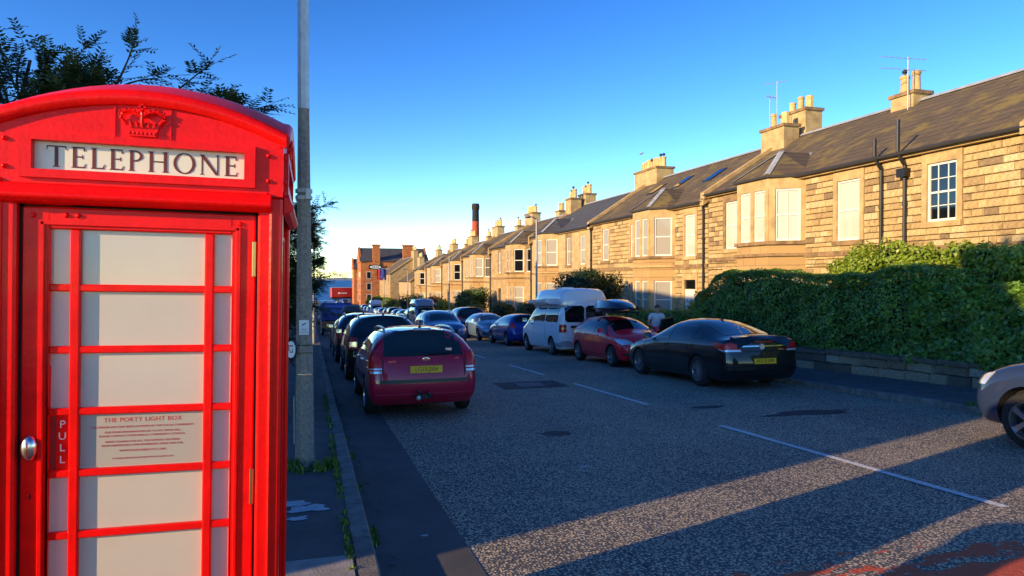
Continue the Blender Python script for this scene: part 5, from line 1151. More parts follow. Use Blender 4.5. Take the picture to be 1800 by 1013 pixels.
    # canted bays of two storeys
    for (a, b, pr, gl) in bays:
        B = None; c = .8; foot = [(.13,a),(-pr,a+c),(-pr,b-c),(.13,b)]; ins = [(.13,a+.16),(-pr+.14,a+c+.06),(-pr+.14,b-c-.06),(.13,b-.16)]
        levels = [(-.5,E-5.55,1),(E-5.55,E-3.6,0),(E-3.6,E-2.42,1),(E-2.42,E-.48,0),(E-.48,E,1)]
        B = MB().prism(foot, -.5, E-5.55).build('bay_base', 'ashlar', H)
        MB().prism(foot, E-3.6, E-2.5).build('bay_spandrel', 'ashlar', H); MB().prism(foot, E-.48, E-.02).build('bay_lintel', surround, H)
        big = [(.13,a-.1),(-pr-.1,a+c-.06),(-pr-.1,b-c+.06),(.13,b+.1)]
        for z in (E-5.6, E-2.52): MB().prism(big, z, z+.14).build('bay_sill_course', 'dressed_dark', H, bevel=.015)
        MB().prism(big, E-2.95, E-2.83).build('bay_moulding', 'dressed_dark' if rg.random() < .6 else surround, H, bevel=.02)
        for (z0, z1) in ((E-5.46,E-3.6),(E-2.38,E-.48)):
            MB().prism(ins, z0, z1).build('bay_core', surround, H)
            P = [Vector((x,y,0)) for x, y in foot]
            for q in range(3):
                p0, p1 = P[q], P[q+1]; d = (p1-p0); Ld = d.length; d.normalize(); nn = Vector((-abs(d.y), d.x*(1 if d.y > 0 else -1), 0)); nn = Vector((d.y, -d.x, 0)); nn = nn if nn.x < 0 else -nn
                e = .2 if q == 1 else .24; pw = Ld-2*e
                MB().obox(p0, d, nn, 0 if q == 1 else .02, e, -.15, .0, z0, z1).build('mullion', surround, H); MB().obox(p0, d, nn, Ld-e, Ld-.02, -.15, .0, z0, z1).build('mullion', surround, H)
                if q == 1 and pw > 1.3:
                    hw = (pw-.2)/2; MB().obox(p0, d, nn, e+hw, e+hw+.2, -.15, 0, z0, z1).build('mullion', surround, H)
                    for s_ in (e, e+hw+.2): window(H, p0+d*s_+nn*.0, d, nn, hw, z0, z1, 'sash', gl if z0 > E-3 else 'curtain', detail)
                else: window(H, p0+d*e, d, nn, pw, z0, z1, 'two' if gl == 'blind' else 'sash', gl if z0 > E-3 else 'curtain', detail)
        # leaded hipped bay roof
        ap = [(.35,(a+b)/2,E+1.12),(1.75,(a+b)/2,E+1.14)]; fr_ = [(.25,a-.14,E),(-pr-.14,a+c-.1,E),(-pr-.14,b-c+.1,E),(.25,b+.14,E)]
        m = MB().add(fr_+ap, [(0,1,4),(1,2,4),(2,3,4),(0,4,5),(3,5,4),(3,2,1,0)]); m.build('bay_roof', roofm, H)
        MB().prism([(x,y) for x,y,z in fr_], E-.07, E-.004).build('bay_gutter', 'gutter_iron', H)
        for (q, w_) in ((1,.11),(2,.11),(0,.13),(3,.13)):
            A_, B_ = Vector(fr_[q]), Vector(ap[0] if q in (1,2) else ap[1]); dd = (B_-A_).normalized(); s_ = dd.cross(Z).normalized()*w_; up = Vector((0,0,.03)); A_ = A_+dd*.03
            MB().add([A_-s_+up*.4,A_+up*1.6,A_+s_+up*.4,B_-s_+up*.4,B_+up*1.6,B_+s_+up*.4], [(0,1,4,3),(1,2,5,4)]).build('lead_hip', 'lead', H)
    # main roof
    ov = .22; sl = (RZ-E)/mid
    rf = MB(); th = .09
    for s_ in (0, 1):
        xa, xb = (-ov, mid) if s_ == 0 else (mid, depth+ov); za, zb_ = (E-ov*sl, RZ) if s_ == 0 else (RZ, E-ov*sl)
        rf.add([(xa,-.02,za),(xb,-.02,zb_),(xb,W+.02,zb_),(xa,W+.02,za),(xa,-.02,za+th),(xb,-.02,zb_+th),(xb,W+.02,zb_+th),(xa,W+.02,za+th)], [(0,3,2,1),(4,5,6,7),(0,1,5,4),(2,3,7,6),(3,0,4,7),(1,2,6,5)])
    ro_ = rf.build('roof', roofm, H)
    MB().extr([(mid-.16,RZ+.04),(mid+.16,RZ+.04),(mid,RZ+.17)], (0,0,0), X, Z, Y, W).build('ridge', 'lead', ro_)
    MB().tube([(-ov-.05,0,E-.06),(-ov-.05,W,E-.06)], .06, 8).build('roof_gutter', 'gutter_iron', ro_); MB().box(-.16,.02,0,W,E-.17,E-.07).build('eaves_course', surround, H)
    for yy in [[.0, W][i] for i in skews]:
        m = MB(); y0_, y1_ = (yy-.14, yy+.14)
        m.add([(-ov-.1,y0_,E-ov*sl-.1),(mid,y0_,RZ),(mid,y1_,RZ),(-ov-.1,y1_,E-ov*sl-.1),(-ov-.1,y0_,E-ov*sl+.2),(mid,y0_,RZ+.26),(mid,y1_,RZ+.26),(-ov-.1,y1_,E-ov*sl+.2)], [(0,3,2,1),(4,5,6,7),(0,1,5,4),(2,3,7,6),(3,0,4,7),(1,2,6,5)]); m.build('skew_coping', 'dressed', ro_)
    for (y, x, L_) in skylights:
        za = E+x*sl; m = MB(); m.add([(x,y-.35,za+th+.06),(x+L_,y-.35,za+L_*sl+th+.06),(x+L_,y+.35,za+L_*sl+th+.06),(x,y+.35,za+th+.06),(x,y-.35,za+.02),(x+L_,y-.35,za+L_*sl+.02),(x+L_,y+.35,za+L_*sl+.02),(x,y+.35,za+.02)], [(3,2,1,0),(0,1,5,4),(1,2,6,5),(2,3,7,6),(3,0,4,7)]); f = m.build('rooflight', 'iron_black', ro_)
        MB().add([(x+.06,y-.29,za+th+.065+.06*sl),(x+L_-.06,y-.29,za+(L_-.06)*sl+th+.065),(x+L_-.06,y+.29,za+(L_-.06)*sl+th+.065),(x+.06,y+.29,za+th+.065+.06*sl)], [(3,2,1,0)]).build('pane', 'glass_dark', f)
    for (y, w, d, z1, pots, mat, x) in chims: chimney(H, mid+x, y, w, d, E+.5, z1, pots, mat, seed+int(y*7), 'pot_buff')
    for (y, top) in pipes:
        m = MB(); pts = [(-.07,y,-.3),(-.07,y,E-.55)]+([(-.07,y,E-.4),(-.2,y+.02,E-.2),(-.28,y+.05,E),(-.28,y+.05,E+top)] if top > 0 else [(-.12,y,E-.1)])
        m.tube(pts, .055, 8)
        for z in (1.0, 2.2, 3.4, 4.6): m.lathe([(.055,-.05),(.075,-.05),(.075,.05),(.055,.05)], 8, 'z', (-.07, y, z))
        m.build('downpipe', 'iron_black', H)
        if top > .6: MB().prism([(-.24,y-.15),(-.24,y+.15),(.0,y+.15),(.0,y-.15)], E-.75, E-.5).build('hopper', 'iron_black', H)
    return H
HG = 'stone terrace houses on the right'
# near house: wins (y0,y1,z0,z1,style,glass) with y from the house's near end, z above foot
zA = -.55; EA = 6.15
house('terrace_house', 'honey stone house behind the tall clipped hedge with cream blinds and two black downpipes', 12.45, 14.3, zA, EA, 8.75,
      [(2.1,3.05,EA-2.15,EA-.48,'six','glass_dark'),(5.55,6.55,EA-2.5,EA-.5,'two','blind'),(12.1,13.0,EA-2.5,EA-.5,'two','blind'),(2.0,3.0,.75,2.45,'six','glass_dark'),(5.5,6.5,.75,2.5,'sash','curtain')],
      [(8.1,11.6,.95,'blind')], stones=300, chims=((7.6,1.0,.8,8.75+.32,2,'render_tan',0),(14.15,1.6,.8,8.75+.45,2,'render_tan',-.6),(14.2,1.7,.9,8.75+1.25,3,'render_tan',.6)), pipes=((4.62,.55),(3.75,.95)), doors=((12.0,13.0,2.6,'wood_door'),), seed=3, group=HG)
zB = -.95; EB = 6.3
house('terrace_house', 'pale honey stone house with three rooflights, next to the hedged house', 26.8, 13.0, zB, EB, 9.05,
      [(1.05,1.95,EB-2.45,EB-.5,'sash','blind'),(7.1,7.7,EB-2.4,EB-.5,'sash','curtain'),(10.6,11.5,EB-2.4,EB-.5,'sash','curtain'),(7.0,7.8,.7,2.55,'sash','curtain'),(10.5,11.5,.7,2.6,'sash','curtain')],
      [(2.9,6.3,.95,'curtain')], stones=300, chims=((12.9,3.0,1.2,9.05+.65,8,'render_tan',0),), pipes=((.25,0),), doors=((1.0,2.0,2.75,'white_frame'),), skylights=((3.2,1.9,1.0),(6.6,2.1,1.0),(9.4,2.0,1.0)), seed=8, group=HG)
zC = -1.55; EC = 6.75
house('terrace_house', 'stone house with newer dark blue-grey slates on its roof', 39.8, 12.2, zC, EC, 9.3,
      [(1.2,2.1,EC-2.4,EC-.5,'sash','curtain'),(3.8,4.6,EC-2.4,EC-.5,'sash','curtain'),(1.2,2.1,.8,2.6,'sash','curtain'),(10.2,11.1,EC-2.4,EC-.5,'sash','glass_dark')], [(6.1,9.3,.95,'curtain')], roofm='slate_blue', chims=((11.9,1.5,.9,9.3+.9,4,'dressed',.4),(11.9,1.2,.9,9.3+.5,3,'render_tan',-.8)), pipes=((.1,0),), doors=((4.2,5.2,2.6,'wood_door'),), seed=12, group=HG, wall='stone_wall_pale')
yy = 52.0; labs = ['stone terrace house fourth along with a black door and round lamp', 'stone terrace house fifth along behind the large round bush', 'stone terrace house sixth along the right side', 'stone terrace house seventh along the right side', 'stone terrace house eighth along beside the plain gabled house']
for i, lb in enumerate(labs):
    ez = G(yy+6)+.15; E_ = 6.55-.0*i; RZ_ = E_+2.5; top = 7.35-.36*i; zb_ = top-RZ_
    if zb_ > G(yy)+.2: zb_ = zb_
    a = (2.0, 3.0, 1.0, 1.0, 1.5)[i]
    house('terrace_house', lb, yy, 12.9, zb_, E_, RZ_, [(a+4.6,a+5.5,E_-2.4,E_-.5,'sash','curtain'),(a+7.4,a+8.3,E_-2.4,E_-.5,'sash','curtain'),(a+4.6,a+5.5,.8,2.6,'sash','curtain'),(.4,a-.35,E_-2.4,E_-.5,'sash','glass_dark')], [(a,a+3.3,.95,'curtain' if i % 2 else 'glass_dark')],
          chims=((12.8,2.6,.85,RZ_+.95,7,'render_tan' if i != 2 else 'dressed',0),(6.3,1.0,.7,RZ_+.6,3,'dressed',.6)), pipes=((.15,0),(7.0,0)), doors=((a+7.4,a+8.4,2.7,'wood_door'),), seed=20+i, group=HG, wall=('stone_wall','stone_wall_pale')[i % 2], detail=False)
    yy += 13.0
# television aerials
for (hx, hy, hz, h, a, L_) in ((20.6,19.6,8.3,1.5,2.9,1.7),(20.6,27.3,8.9,1.5,.4,.9),(20.3,26.4,9.2,1.6,2.0,1.2),(21.0,41.0,8.9,1.3,1.1,.8),(21.0,53.2,8.3,1.2,2.2,1.2),(21,66.5,7.7,1.4,2.6,1.2)):
    r = empty('television_aerial', (hx,hy,hz), {19.6:'long television aerial beside the two buff chimney pots of the hedged house',27.3:'short aerial on the front of the tall double chimney',26.4:'slanting aerial behind the tall double chimney',41.0:'small aerial by the eight-pot chimney',53.2:'aerial beside the pale chimney past the blue-grey roof',66.5:'aerial over the fifth terrace house'}[hy], 'aerial')
    m = MB(); m.tube([(0,0,-1.5),(0,0,h)], .018, 5); m.build('mast', 'galv', r)
    for k_, zz in enumerate((h-.05, h-.45)[:2 if hy < 20 else 1]):
        d = Vector((math.cos(a), math.sin(a), .05)); q = Vector((-math.sin(a), math.cos(a), 0)); m = MB(); o = Vector((0,0,zz)); m.tube([o-d*L_*.4, o+d*L_*.6], .014, 4)
        for i in range(8): c = o+d*(L_*(-.38+.96*i/7)); m.tube([c-q*.13+Z*.05, c+q*.13-Z*.05], .007, 4)
        m.build('antenna', 'galv', r)
# lower yellow house with a plain gable, then flats and the red sandstone tenement by the shore
zG = G(126)+.2
house('plain_gabled_house', 'lower pale stone house with a white dormer past the terrace', 117.5, 16, zG, 5.6, 8.6, [(2,2.9,3.3,5.0,'sash','curtain'),(5,5.9,3.3,5.0,'sash','curtain'),(8,8.9,3.3,5,'sash','curtain'),(11.5,12.4,3.3,5,'sash','curtain'),(2,2.9,.7,2.4,'sash','curtain'),(8,8.9,.7,2.4,'sash','curtain')], [], wall='stone_wall_pale', chims=((15.7,3.0,.9,10.2,8,'render_tan',0),), seed=41, x0=16.4, detail=False)
house('gabled_flats', 'stone flats with a broad bare rubble gable beyond the pale house', 138, 22, G(150)+.2, 7.6, 11.0, [(2+3.2*i,2.9+3.2*i,z,z+1.8,'sash','curtain') for i in range(6) for z in (.8,3.2,5.5)], [], wall='stone_wall', chims=((.5,3.4,.9,12.2,9,'render_tan',0),), seed=43, x0=15.2, detail=False, string=False, depth=10)
T = empty('sandstone_tenement', (13.4, 196, G(200)), 'tall red sandstone tenement with slate roof and two broad chimneys by the shore', 'building')
MB().box(0,19,0,14,-1,12.6).build('wall', 'stone_red', T)
rf = MB(); rf.add([(-.3,-.4,12.5),(19.3,-.4,12.5),(19.3,7,16.6),(-.3,7,16.6),(-.3,14.4,12.5),(19.3,14.4,12.5)], [(0,1,2,3),(3,2,5,4)]); r_ = rf.build('roof', 'slate_blue', T)
for x in (-.2, 18.8): MB().extr([(-.5,12.3),(7,16.9),(14.5,12.3)], (x,0,0), Y, Z, X, .45).build('gable_coping', 'stone_red', r_)
for (x, w) in ((4.3,2.0),(13.2,2.8)):
    s_ = MB().box(x-w/2,x+w/2,-.35,1.0,9,17.0).build('chimney_stack', 'stone_red', r_)
    MB().box(x-w/2-.25,x+w/2+.25,-.55,1.2,16.9,17.3).build('chimney_cap', 'stone_red', r_)
    for i in range(3): MB().tube([(x-.5+.5*i,.3,17.3),(x-.5+.5*i,.3,18.4)], .1, 8).build('flue', 'white_sign', r_)
for i in range(5):
    for z in (1.2, 4.4, 7.6):
        x = 1.6+3.4*i
        if abs(x-4.3) > 1 and z < 9: w_ = MB().box(x,x+1.2,-.03,.05,z,z+2.0).build('window', 'white_frame', T); MB().box(x+.1,x+1.1,-.05,-.035,z+.1,z+1.9).build('pane', 'glass_dark', w_)
for z in (1.2,4.4,7.6):
    for y in (2,5.5,9): w_ = MB().box(-.03,.05,y,y+1.2,z,z+2.0).build('window', 'white_frame', T); MB().box(-.05,-.035,y+.1,y+1.1,z+.1,z+1.9).build('pane', 'glass_dark', w_)
sg = MB().box(2.2,6.0,-.5,-.42,10.3,11.5).build('name_board', 'black_print', T); e = MB().lathe([(0,-.02),(1.5,-.02),(1.5,0)], 28, 'y').mesh('oval', ['white_sign']); o = link('board_oval', e, sg, (4.0,-.5,10.9)); o.scale = (1,1,.27)
for i in range(4): MB().box(3.1+.5*i,3.42+.5*i,-.535,-.523,10.72,11.08).build('board_letter', 'black_print', o if False else sg)
T = empty('sandstone_side_wing', (12.6, 214, G(214)), 'lower wing of red sandstone with corner turret nearest the sea', 'building')
MB().box(0,5.5,0,10,-1,11).build('wall', 'stone_red', T); MB().add([(-.2,-.3,10.9),(5.7,-.3,10.9),(5.7,5,14),(-.2,5,14),(-.2,10.3,10.9),(5.7,10.3,10.9)], [(0,1,2,3),(3,2,5,4)]).build('roof', 'slate_blue', T); MB().extr([(-.5,10.7),(5,14.4),(10.5,10.7)], (-.3,0,0), Y, Z, X, .4).build('gable_coping', 'stone_red', T); MB().box(1.6,2.8,4.4,5.6,13,16).build('chimney_stack', 'stone_red', T)
for z in (1,4.2,7.4): w_ = MB().box(.9,2.1,-.04,.05,z,z+2).build('window', 'white_frame', T); MB().box(1,2,-.06,-.045,z+.1,z+1.9).build('pane', 'glass_dark', w_)
# flags on the flats
for (y, mat, x, lb) in ((141,'tarp_blue',14.2,'dark blue banner hanging on the front of the flats'),(146,'lorry_red',14.0,'red banner hanging on the front of the flats')):
    F_ = empty('banner', (x, y, G(y)+6.2), lb, 'banner'); MB().tube([(1.2,0,2.3),(-.7,0,2.6)], .03, 6).build('pole', 'white_frame', F_)
    m = MB(); m.add([(-.7+.25*i, .08*math.sin(i*1.7), 2.55-.05*i-(2.2 if j else 0)) for i in range(6) for j in (0,1)], [(2*i,2*i+1,2*i+3,2*i+2) for i in range(5)]); fm = m.build('cloth', mat, F_); fm.modifiers.new('s','SOLIDIFY').thickness = .02
# tall works chimney far behind the terrace
T = empty('works_chimney', (35.6, 150, G(150)), 'tall round red brick works chimney with a black top behind the terrace', 'chimney')
MB().lathe([(1.1,0),(.8,19.7)], 24).build('brick_shaft', 'brick_red', T, True); MB().lathe([(.8,19.7),(.76,22.2),(.86,22.4),(.9,23.2),(.78,23.7),(.6,23.7)], 24).build('black_top', 'brick_black', T, True)
# houses along the left side, behind the kiosk (they shade the street)
for i, (y0, W_, hgt) in enumerate(((1.75,25,0),(31.5,24,0),(60,24,0),(90,26,0),(122,26,0),(154,30,0))):
    zb_ = G(y0+W_/2)-.1; E_ = 6.4
    house('villa', ('long stone villa behind the kiosk','second stone villa along the left side','third stone villa along the left side','fourth stone villa along the left side','fifth stone villa along the left side','sixth stone villa along the left side')[i], y0, W_, zb_, E_, 9.0, [(a,a+1.0,z,z+1.8,'sash','glass_dark') for a in np.arange(2, W_-2, 4.2) for z in (.8,3.9)], [], wall='stone_left', chims=((W_-.6,1.8,0.8,10.2,4,'render_tan',0),), seed=60+i, x0=-8.2, flip=True, detail=False, group='stone villas on the left side', string=False)
# ================================================================== WALL, HEDGES, TREES
W_ = empty('garden_wall', (12.25, 0, 0), 'low rough stone wall under the clipped hedge', 'wall')
rg = random.Random(5)
for (za, zb_, y0) in ((-.05,.2,6.6),(.2,.4,6.9)):
    y = y0
    while y < 27:
        L = rg.uniform(.35,.8); zz = G(y+L/2)+.115
        o = link('stone', STONE, W_, (.0, y+L/2, zz+(za+zb_)/2)); o.rotation_euler = (0, -PI/2, 0); o.rotation_euler.rotate_axis('X', 0); o.scale = (zb_-za-.01, L-.015, .2+rg.uniform(-.015,.02)); o.location.x = .2
        o.material_slots[0].link = 'OBJECT'; o.material_slots[0].material = M('wallstone_%d' % rg.choices(range(4), [4,3,2,2])[0]); y += L
y = 6.6
while y < 27:
    L = rg.uniform(.5,.9); o = link('cope_stone', MB().box(-.05,.36,0,1,0,.1).mesh('cope_stone', ['wallstone_2']) if y == 6.6 else cope, W_, (0, y, G(y+L/2)+.515+rg.uniform(-.015,.01))); cope = o.data; o.scale = (1, L-.012, rg.uniform(.7,1.2)); y += L
m = MB(); ys = np.linspace(6.5, 27, 30); m.add([(x, y, G(y)+z) for y in ys for (x, z) in ((.19,-.1),(.19,.5),(.4,.5),(.4,-.1))], [(i*4+k, i*4+k+1, (i+1)*4+k+1, (i+1)*4+k) for i in range(29) for k in range(3)]+[(0,1,2,3)]); m.build('wall_core', 'soil', W_)
W2 = empty('garden_wall', (12.25, 27, 0), 'low stone garden wall running down past the camper van', 'wall')
m = MB(); ys = np.linspace(0, 95, 60); m.add([(x, y, G(y+27)+z) for y in ys for (x, z) in ((0,-.1),(0,.65),(.3,.65),(.3,-.1))], [(i*4+k, i*4+k+1, (i+1)*4+k+1, (i+1)*4+k) for i in range(59) for k in range(3)]+[(0,1,2,3)]); m.build('wall_face', 'stone_left', W2)
def box_sampler(x0, x1, y0, y1, top, bot, bulge=.12, seed=0):
    def f(rg, n):
        hgt = 2.0; ar = np.array([(y1-y0)*hgt, (y1-y0)*(x1-x0), (x1-x0)*hgt*1.2, (x1-x0)*hgt*.8]); k = rg.choice(4, n, p=ar/ar.sum()); u = rg.random(n); v = rg.random(n)
        P = np.empty((n,3)); Nn = np.zeros((n,3))
        yy = np.where(k == 2, y0, np.where(k == 3, y1, y0+(y1-y0)*u)); tz = np.array([top(q) for q in yy]); bz = np.array([bot(q) for q in yy])
        P[:,1] = yy; P[:,0] = np.where(k == 0, x0, np.where(k == 1, x0+(x1-x0)*v, x0+(x1-x0)*u)); P[:,2] = np.where(k == 1, tz, bz+(tz-bz)*v)
        Nn[k==0,0] = -1; Nn[k==1,2] = 1; Nn[k==2,1] = -1; Nn[k==3,1] = 1
        # round the top edge, then lumps
        ed = np.clip((P[:,2]-(tz-.35))/.35, 0, 1); P[:,0] += np.where(k == 0, .28*ed**2, 0)
        ex = np.clip((x0+.35-P[:,0])/.35, 0, 1); P[:,2] -= np.where(k == 1, .22*ex**2, 0)
        l1 = np.sin(P[:,1]*2.1+P[:,2]*1.7+seed)*np.sin(P[:,2]*2.6-P[:,1]*.9); l2 = np.sin(P[:,1]*6.3+P[:,2]*5.1)*np.sin(P[:,2]*7.2+P[:,0]*6)
        d = bulge*(l1*.7+l2*.35)-np.abs(rg.normal(0,.05,n)); P += Nn*d[:,None]
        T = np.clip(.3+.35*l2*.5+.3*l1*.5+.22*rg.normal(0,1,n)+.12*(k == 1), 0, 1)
        return P, Nn, T
    return f
def hedge(name, label, x0, x1, y0, y1, top, bot, n, size, mat, core=True, seed=0, bulge=.12, cat='hedge'):
    H = empty(name, ((x0+x1)/2, (y0+y1)/2, bot((y0+y1)/2)), label, cat); off = -Vector(H.location)
    V, F, T = leaf_cloud(n, box_sampler(x0, x1, y0, y1, top, bot, bulge, seed), size, seed, .62, .25)
    leaf_obj('foliage', V+np.array(off), F, T, mat, H)
    ys = np.linspace(y0+.2, y1-.2, 14); m = MB(); pr = [(x0+.22,0),(x0+.2,.75),(x0+.5,.94),(x1-.2,.94),(x1-.2,0)]
    m.add([(x+off.x, y+off.y, bot(y)+(top(y)-.2-bot(y))*q+off.z) for y in ys for x, q in pr], [(i*5+k, i*5+(k+1)%5, (i+1)*5+(k+1)%5, (i+1)*5+k) for i in range(13) for k in range(5)]+[(4,3,2,1,0), tuple(13*5+k for k in range(5))]); pbr('core_shade', (.012,.022,.006), rough=1) if 'core_shade' not in _M else 0
    m.build('light_block_core', 'core_shade', H)  # solid dark core added inside the leaves to block light
    return H
gt = lambda y: G(y)+.5
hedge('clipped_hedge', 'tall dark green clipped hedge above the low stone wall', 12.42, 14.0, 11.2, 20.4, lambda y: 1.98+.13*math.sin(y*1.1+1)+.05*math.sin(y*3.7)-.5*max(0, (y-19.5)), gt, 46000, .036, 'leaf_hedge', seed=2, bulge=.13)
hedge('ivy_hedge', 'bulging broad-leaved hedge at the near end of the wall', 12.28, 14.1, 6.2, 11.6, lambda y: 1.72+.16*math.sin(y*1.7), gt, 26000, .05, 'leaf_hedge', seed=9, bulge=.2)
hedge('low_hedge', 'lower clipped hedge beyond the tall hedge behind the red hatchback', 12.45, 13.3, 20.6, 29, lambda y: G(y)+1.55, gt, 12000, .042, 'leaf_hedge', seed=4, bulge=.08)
def bush(name, label, blobs, n, size, mat, base, cat='bush', group=None, trunk=None, core=.72, seed=0):
    H = empty(name, base, label, cat, group); off = np.array(base)
    V, F, T = leaf_cloud(n, blob_sampler(blobs), size, seed, .6, .35); leaf_obj('crown', V-off, F, T, mat, H)
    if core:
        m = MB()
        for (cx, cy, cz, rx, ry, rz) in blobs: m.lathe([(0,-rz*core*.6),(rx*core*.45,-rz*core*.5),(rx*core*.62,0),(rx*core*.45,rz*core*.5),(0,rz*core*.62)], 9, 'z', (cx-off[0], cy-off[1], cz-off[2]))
        o = m.build('light_block_core', 'core_shade', H, True); o['kind'] = 'stuff'  # added dark core that stops light passing through the crown
    if trunk:
        m = MB()
        for pth, r in trunk: m.tube([tuple(np.array(p)-off) for p in pth], r, 7)
        m.build('trunk', 'bark', H)
    return H
def lumps(cx, cy, cz, r, n, seed, flat=.8):
    rg = random.Random(seed); return [(cx+rg.uniform(-.55,.55)*r, cy+rg.uniform(-.55,.55)*r, cz+rg.uniform(-.45,.5)*r*flat, r*rg.uniform(.38,.6), r*rg.uniform(.38,.6), r*rg.uniform(.35,.55)*flat) for _ in range(n)]
bl = []
for (x, y, z, r) in ((15.5,18.0,1.25,.8),(15.5,17.1,1.75,.95),(15.5,16.0,2.2,1.0),(15.3,14.8,2.15,.95),(15.4,13.6,2.1,.95),(15.1,12.5,2.0,.95),(14.9,11.4,1.95,.95),(14.9,10.2,1.8,.9),(15.5,15.5,.8,1.1),(15.3,13.2,.7,1.1),(15.0,11,.6,1.1)): bl += lumps(x, y, z, r, 4, int(y*10))
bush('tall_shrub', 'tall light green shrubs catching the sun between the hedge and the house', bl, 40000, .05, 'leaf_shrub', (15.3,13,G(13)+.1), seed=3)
bush('golden_bush', 'golden green bush at the end of the tall hedge', lumps(14.2,23.2,.35,1.15,9,4), 7000, .05, 'leaf_shrub', (14.2,23.2,G(23)+.1), seed=6)
bush('garden_tree', 'dark rounded tree with reddish leaves rising behind the camper van', lumps(14.2,33.8,1.35,1.75,16,8), 16000, .06, 'leaf_dark', (14.2,33.8,G(34)+.1), 'tree', None, [([(14.2,33.8,G(34)+.1),(14.25,33.8,.3),(14.2,33.7,1.6)], [.12,.09,.04]), ([(14.25,33.8,.2),(13.7,33.5,1.3)], [.06,.03])], seed=7)
bush('garden_bush', 'reddish patch of leaves on the near side of the dark tree', lumps(13.6,31.9,.55,.8,5,81), 2500, .05, 'leaf_rust', (13.6,31.9,G(32)+.1), seed=17)
bush('garden_bush', 'low dark bush between the dark tree and the door of the pale house', lumps(14.6,29.6,.1,.95,7,9), 5000, .05, 'leaf_mid', (14.6,29.6,G(30)+.1), seed=8)
bush('clipped_round_bush', 'large rounded green bush before the fifth terrace house', lumps(14.3,64,-.3,2.0,12,10,.9), 12000, .09, 'leaf_mid', (14.3,64,G(64)+.1), seed=10)
gb = [(41,13.6,1.0,'leaf_dark','dark green bush behind the pale silver-blue car'),(44.5,14.2,1.2,'leaf_mid','leafy bush beside the black off-roader'),(48.5,13.8,1.0,'leaf_dark','dark bush behind the pink flowers'),(53,14.6,1.1,'leaf_mid','mid green bush before the fourth terrace house'),(57.5,13.8,1.1,'leaf_mid','feathery green bush next to the rounded bush'),
      (71,13.6,1.35,'leaf_shrub','yellow-green shrub past the rounded bush'),(76,13.8,1.7,'leaf_rust','orange-tinged shrub past the rounded bush'),(81,13.5,1.5,'leaf_shrub','light green shrub in the far gardens'),(86,13.4,1.2,'leaf_yellow','bright yellow shrub in the far gardens'),(92,14,1.9,'leaf_dark','dark bush in the far gardens'),(99,14,2.0,'leaf_dark','dark tall bush in the far gardens'),(106,13.4,1.2,'leaf_yellow','round golden bush in the far gardens'),(112,13.8,1.7,'leaf_mid','green bush in the far gardens'),(120,13.3,1.6,'leaf_yellow','yellow bush near the shore'),(128,13.8,2.0,'leaf_shrub','light bush near the shore'),(138,13.2,2.0,'leaf_mid','green bush near the shore'),(150,13,2.0,'leaf_shrub','light green bush nearest the tenement')]
for i, (y, x, r, mt, lb) in enumerate(gb): bush('garden_bush', lb, lumps(x, y, G(y)+.55+r*.55, r, 7, 30+i, .9), 2600, .055+.0006*y, mt, (x, y, G(y)+.1), seed=40+i)
bush('flowering_plant', 'pink flowering plant behind the blue hatchback', lumps(12.9,38.5,G(38)+.9,.5,5,77), 1500, .04, 'petal_pink', (12.9,38.5,G(38)+.1), 'plant', core=0, seed=78)
# ---- left-hand trees: feathery compound leaves over the kiosk
def spray_tree(name, label, base, tips, mat, leaf=.05, seed=0, limbs=()):
    rg = random.Random(seed); H = empty(name, base, label, 'tree'); b = Vector(base); V = []; F = []; T = []; tr = MB()
    for pth, r in limbs: tr.tube([Vector(p)-b for p in pth], r, 7)
    for (o, d, L, side) in tips:
        o = Vector(o)-b; d = Vector(d).normalized(); pts = [o]; 
        for i in range(6): d = (d+Vector((rg.uniform(-.12,.12), rg.uniform(-.12,.12), rg.uniform(-.14,.08)))).normalized(); pts.append(pts[-1]+d*L/6)
        tr.tube(pts, [.012,.01,.009,.007,.006,.004,.003], 5)
        for i in range(side):
            q = rg.uniform(.1,1); a = int(min(q*6, 5)); p = pts[a].lerp(pts[a+1], q*6-a); ax = (Vector((rg.uniform(-1,1), rg.uniform(-1,1), rg.uniform(-.5,.8)))+d*.9).normalized(); Ls = rg.uniform(.14,.26)
            s1 = ax.cross(Vector((rg.uniform(-.3,.3), rg.uniform(-.3,.3), 1))).normalized(); nn = s1.cross(ax); droop = Vector((0,0,-.25))
            tr.tube([p, p+ax*Ls*.5+droop*.02, p+ax*Ls+droop*.08], .002, 3, cap=False)
            tn = rg.random()
            for j in range(6):
                c = p+ax*(Ls*(.2+.16*j))+droop*(.08*(j/5)**2)
                for s in (-1, 1):
                    l = leaf*rg.uniform(.8,1.2)*(1-.06*j); ld = (s1*s+ax*.65+droop*.35+nn*rg.uniform(-.25,.25)).normalized(); wd = ld.cross(nn).normalized()*l*.17; k = len(V)
                    V += [c, c+ld*l*.45+wd, c+ld*l, c+ld*l*.45-wd]; F.append((k,k+1,k+2,k+3)); T += [tn]*4
    leaf_obj('crown', np.array([tuple(v) for v in V]), np.array(F), np.array(T), mat, H); tr.build('trunk', 'bark', H); return H
rg = random.Random(11); tips = []
def crown_tips(c, r, n, rg, zmin=-9):
    out = []
    while len(out) < n:
        d = Vector((rg.gauss(0,1), rg.gauss(0,1), rg.gauss(.15,.8))).normalized(); o = Vector(c)+Vector((d.x*r[0], d.y*r[1], d.z*r[2]))*rg.uniform(.35,.8)
        if o.z > zmin: out.append((o, d+Vector((0,0,.1)), rg.uniform(.3,.55)*min(1, r[0]), 14))
    return out
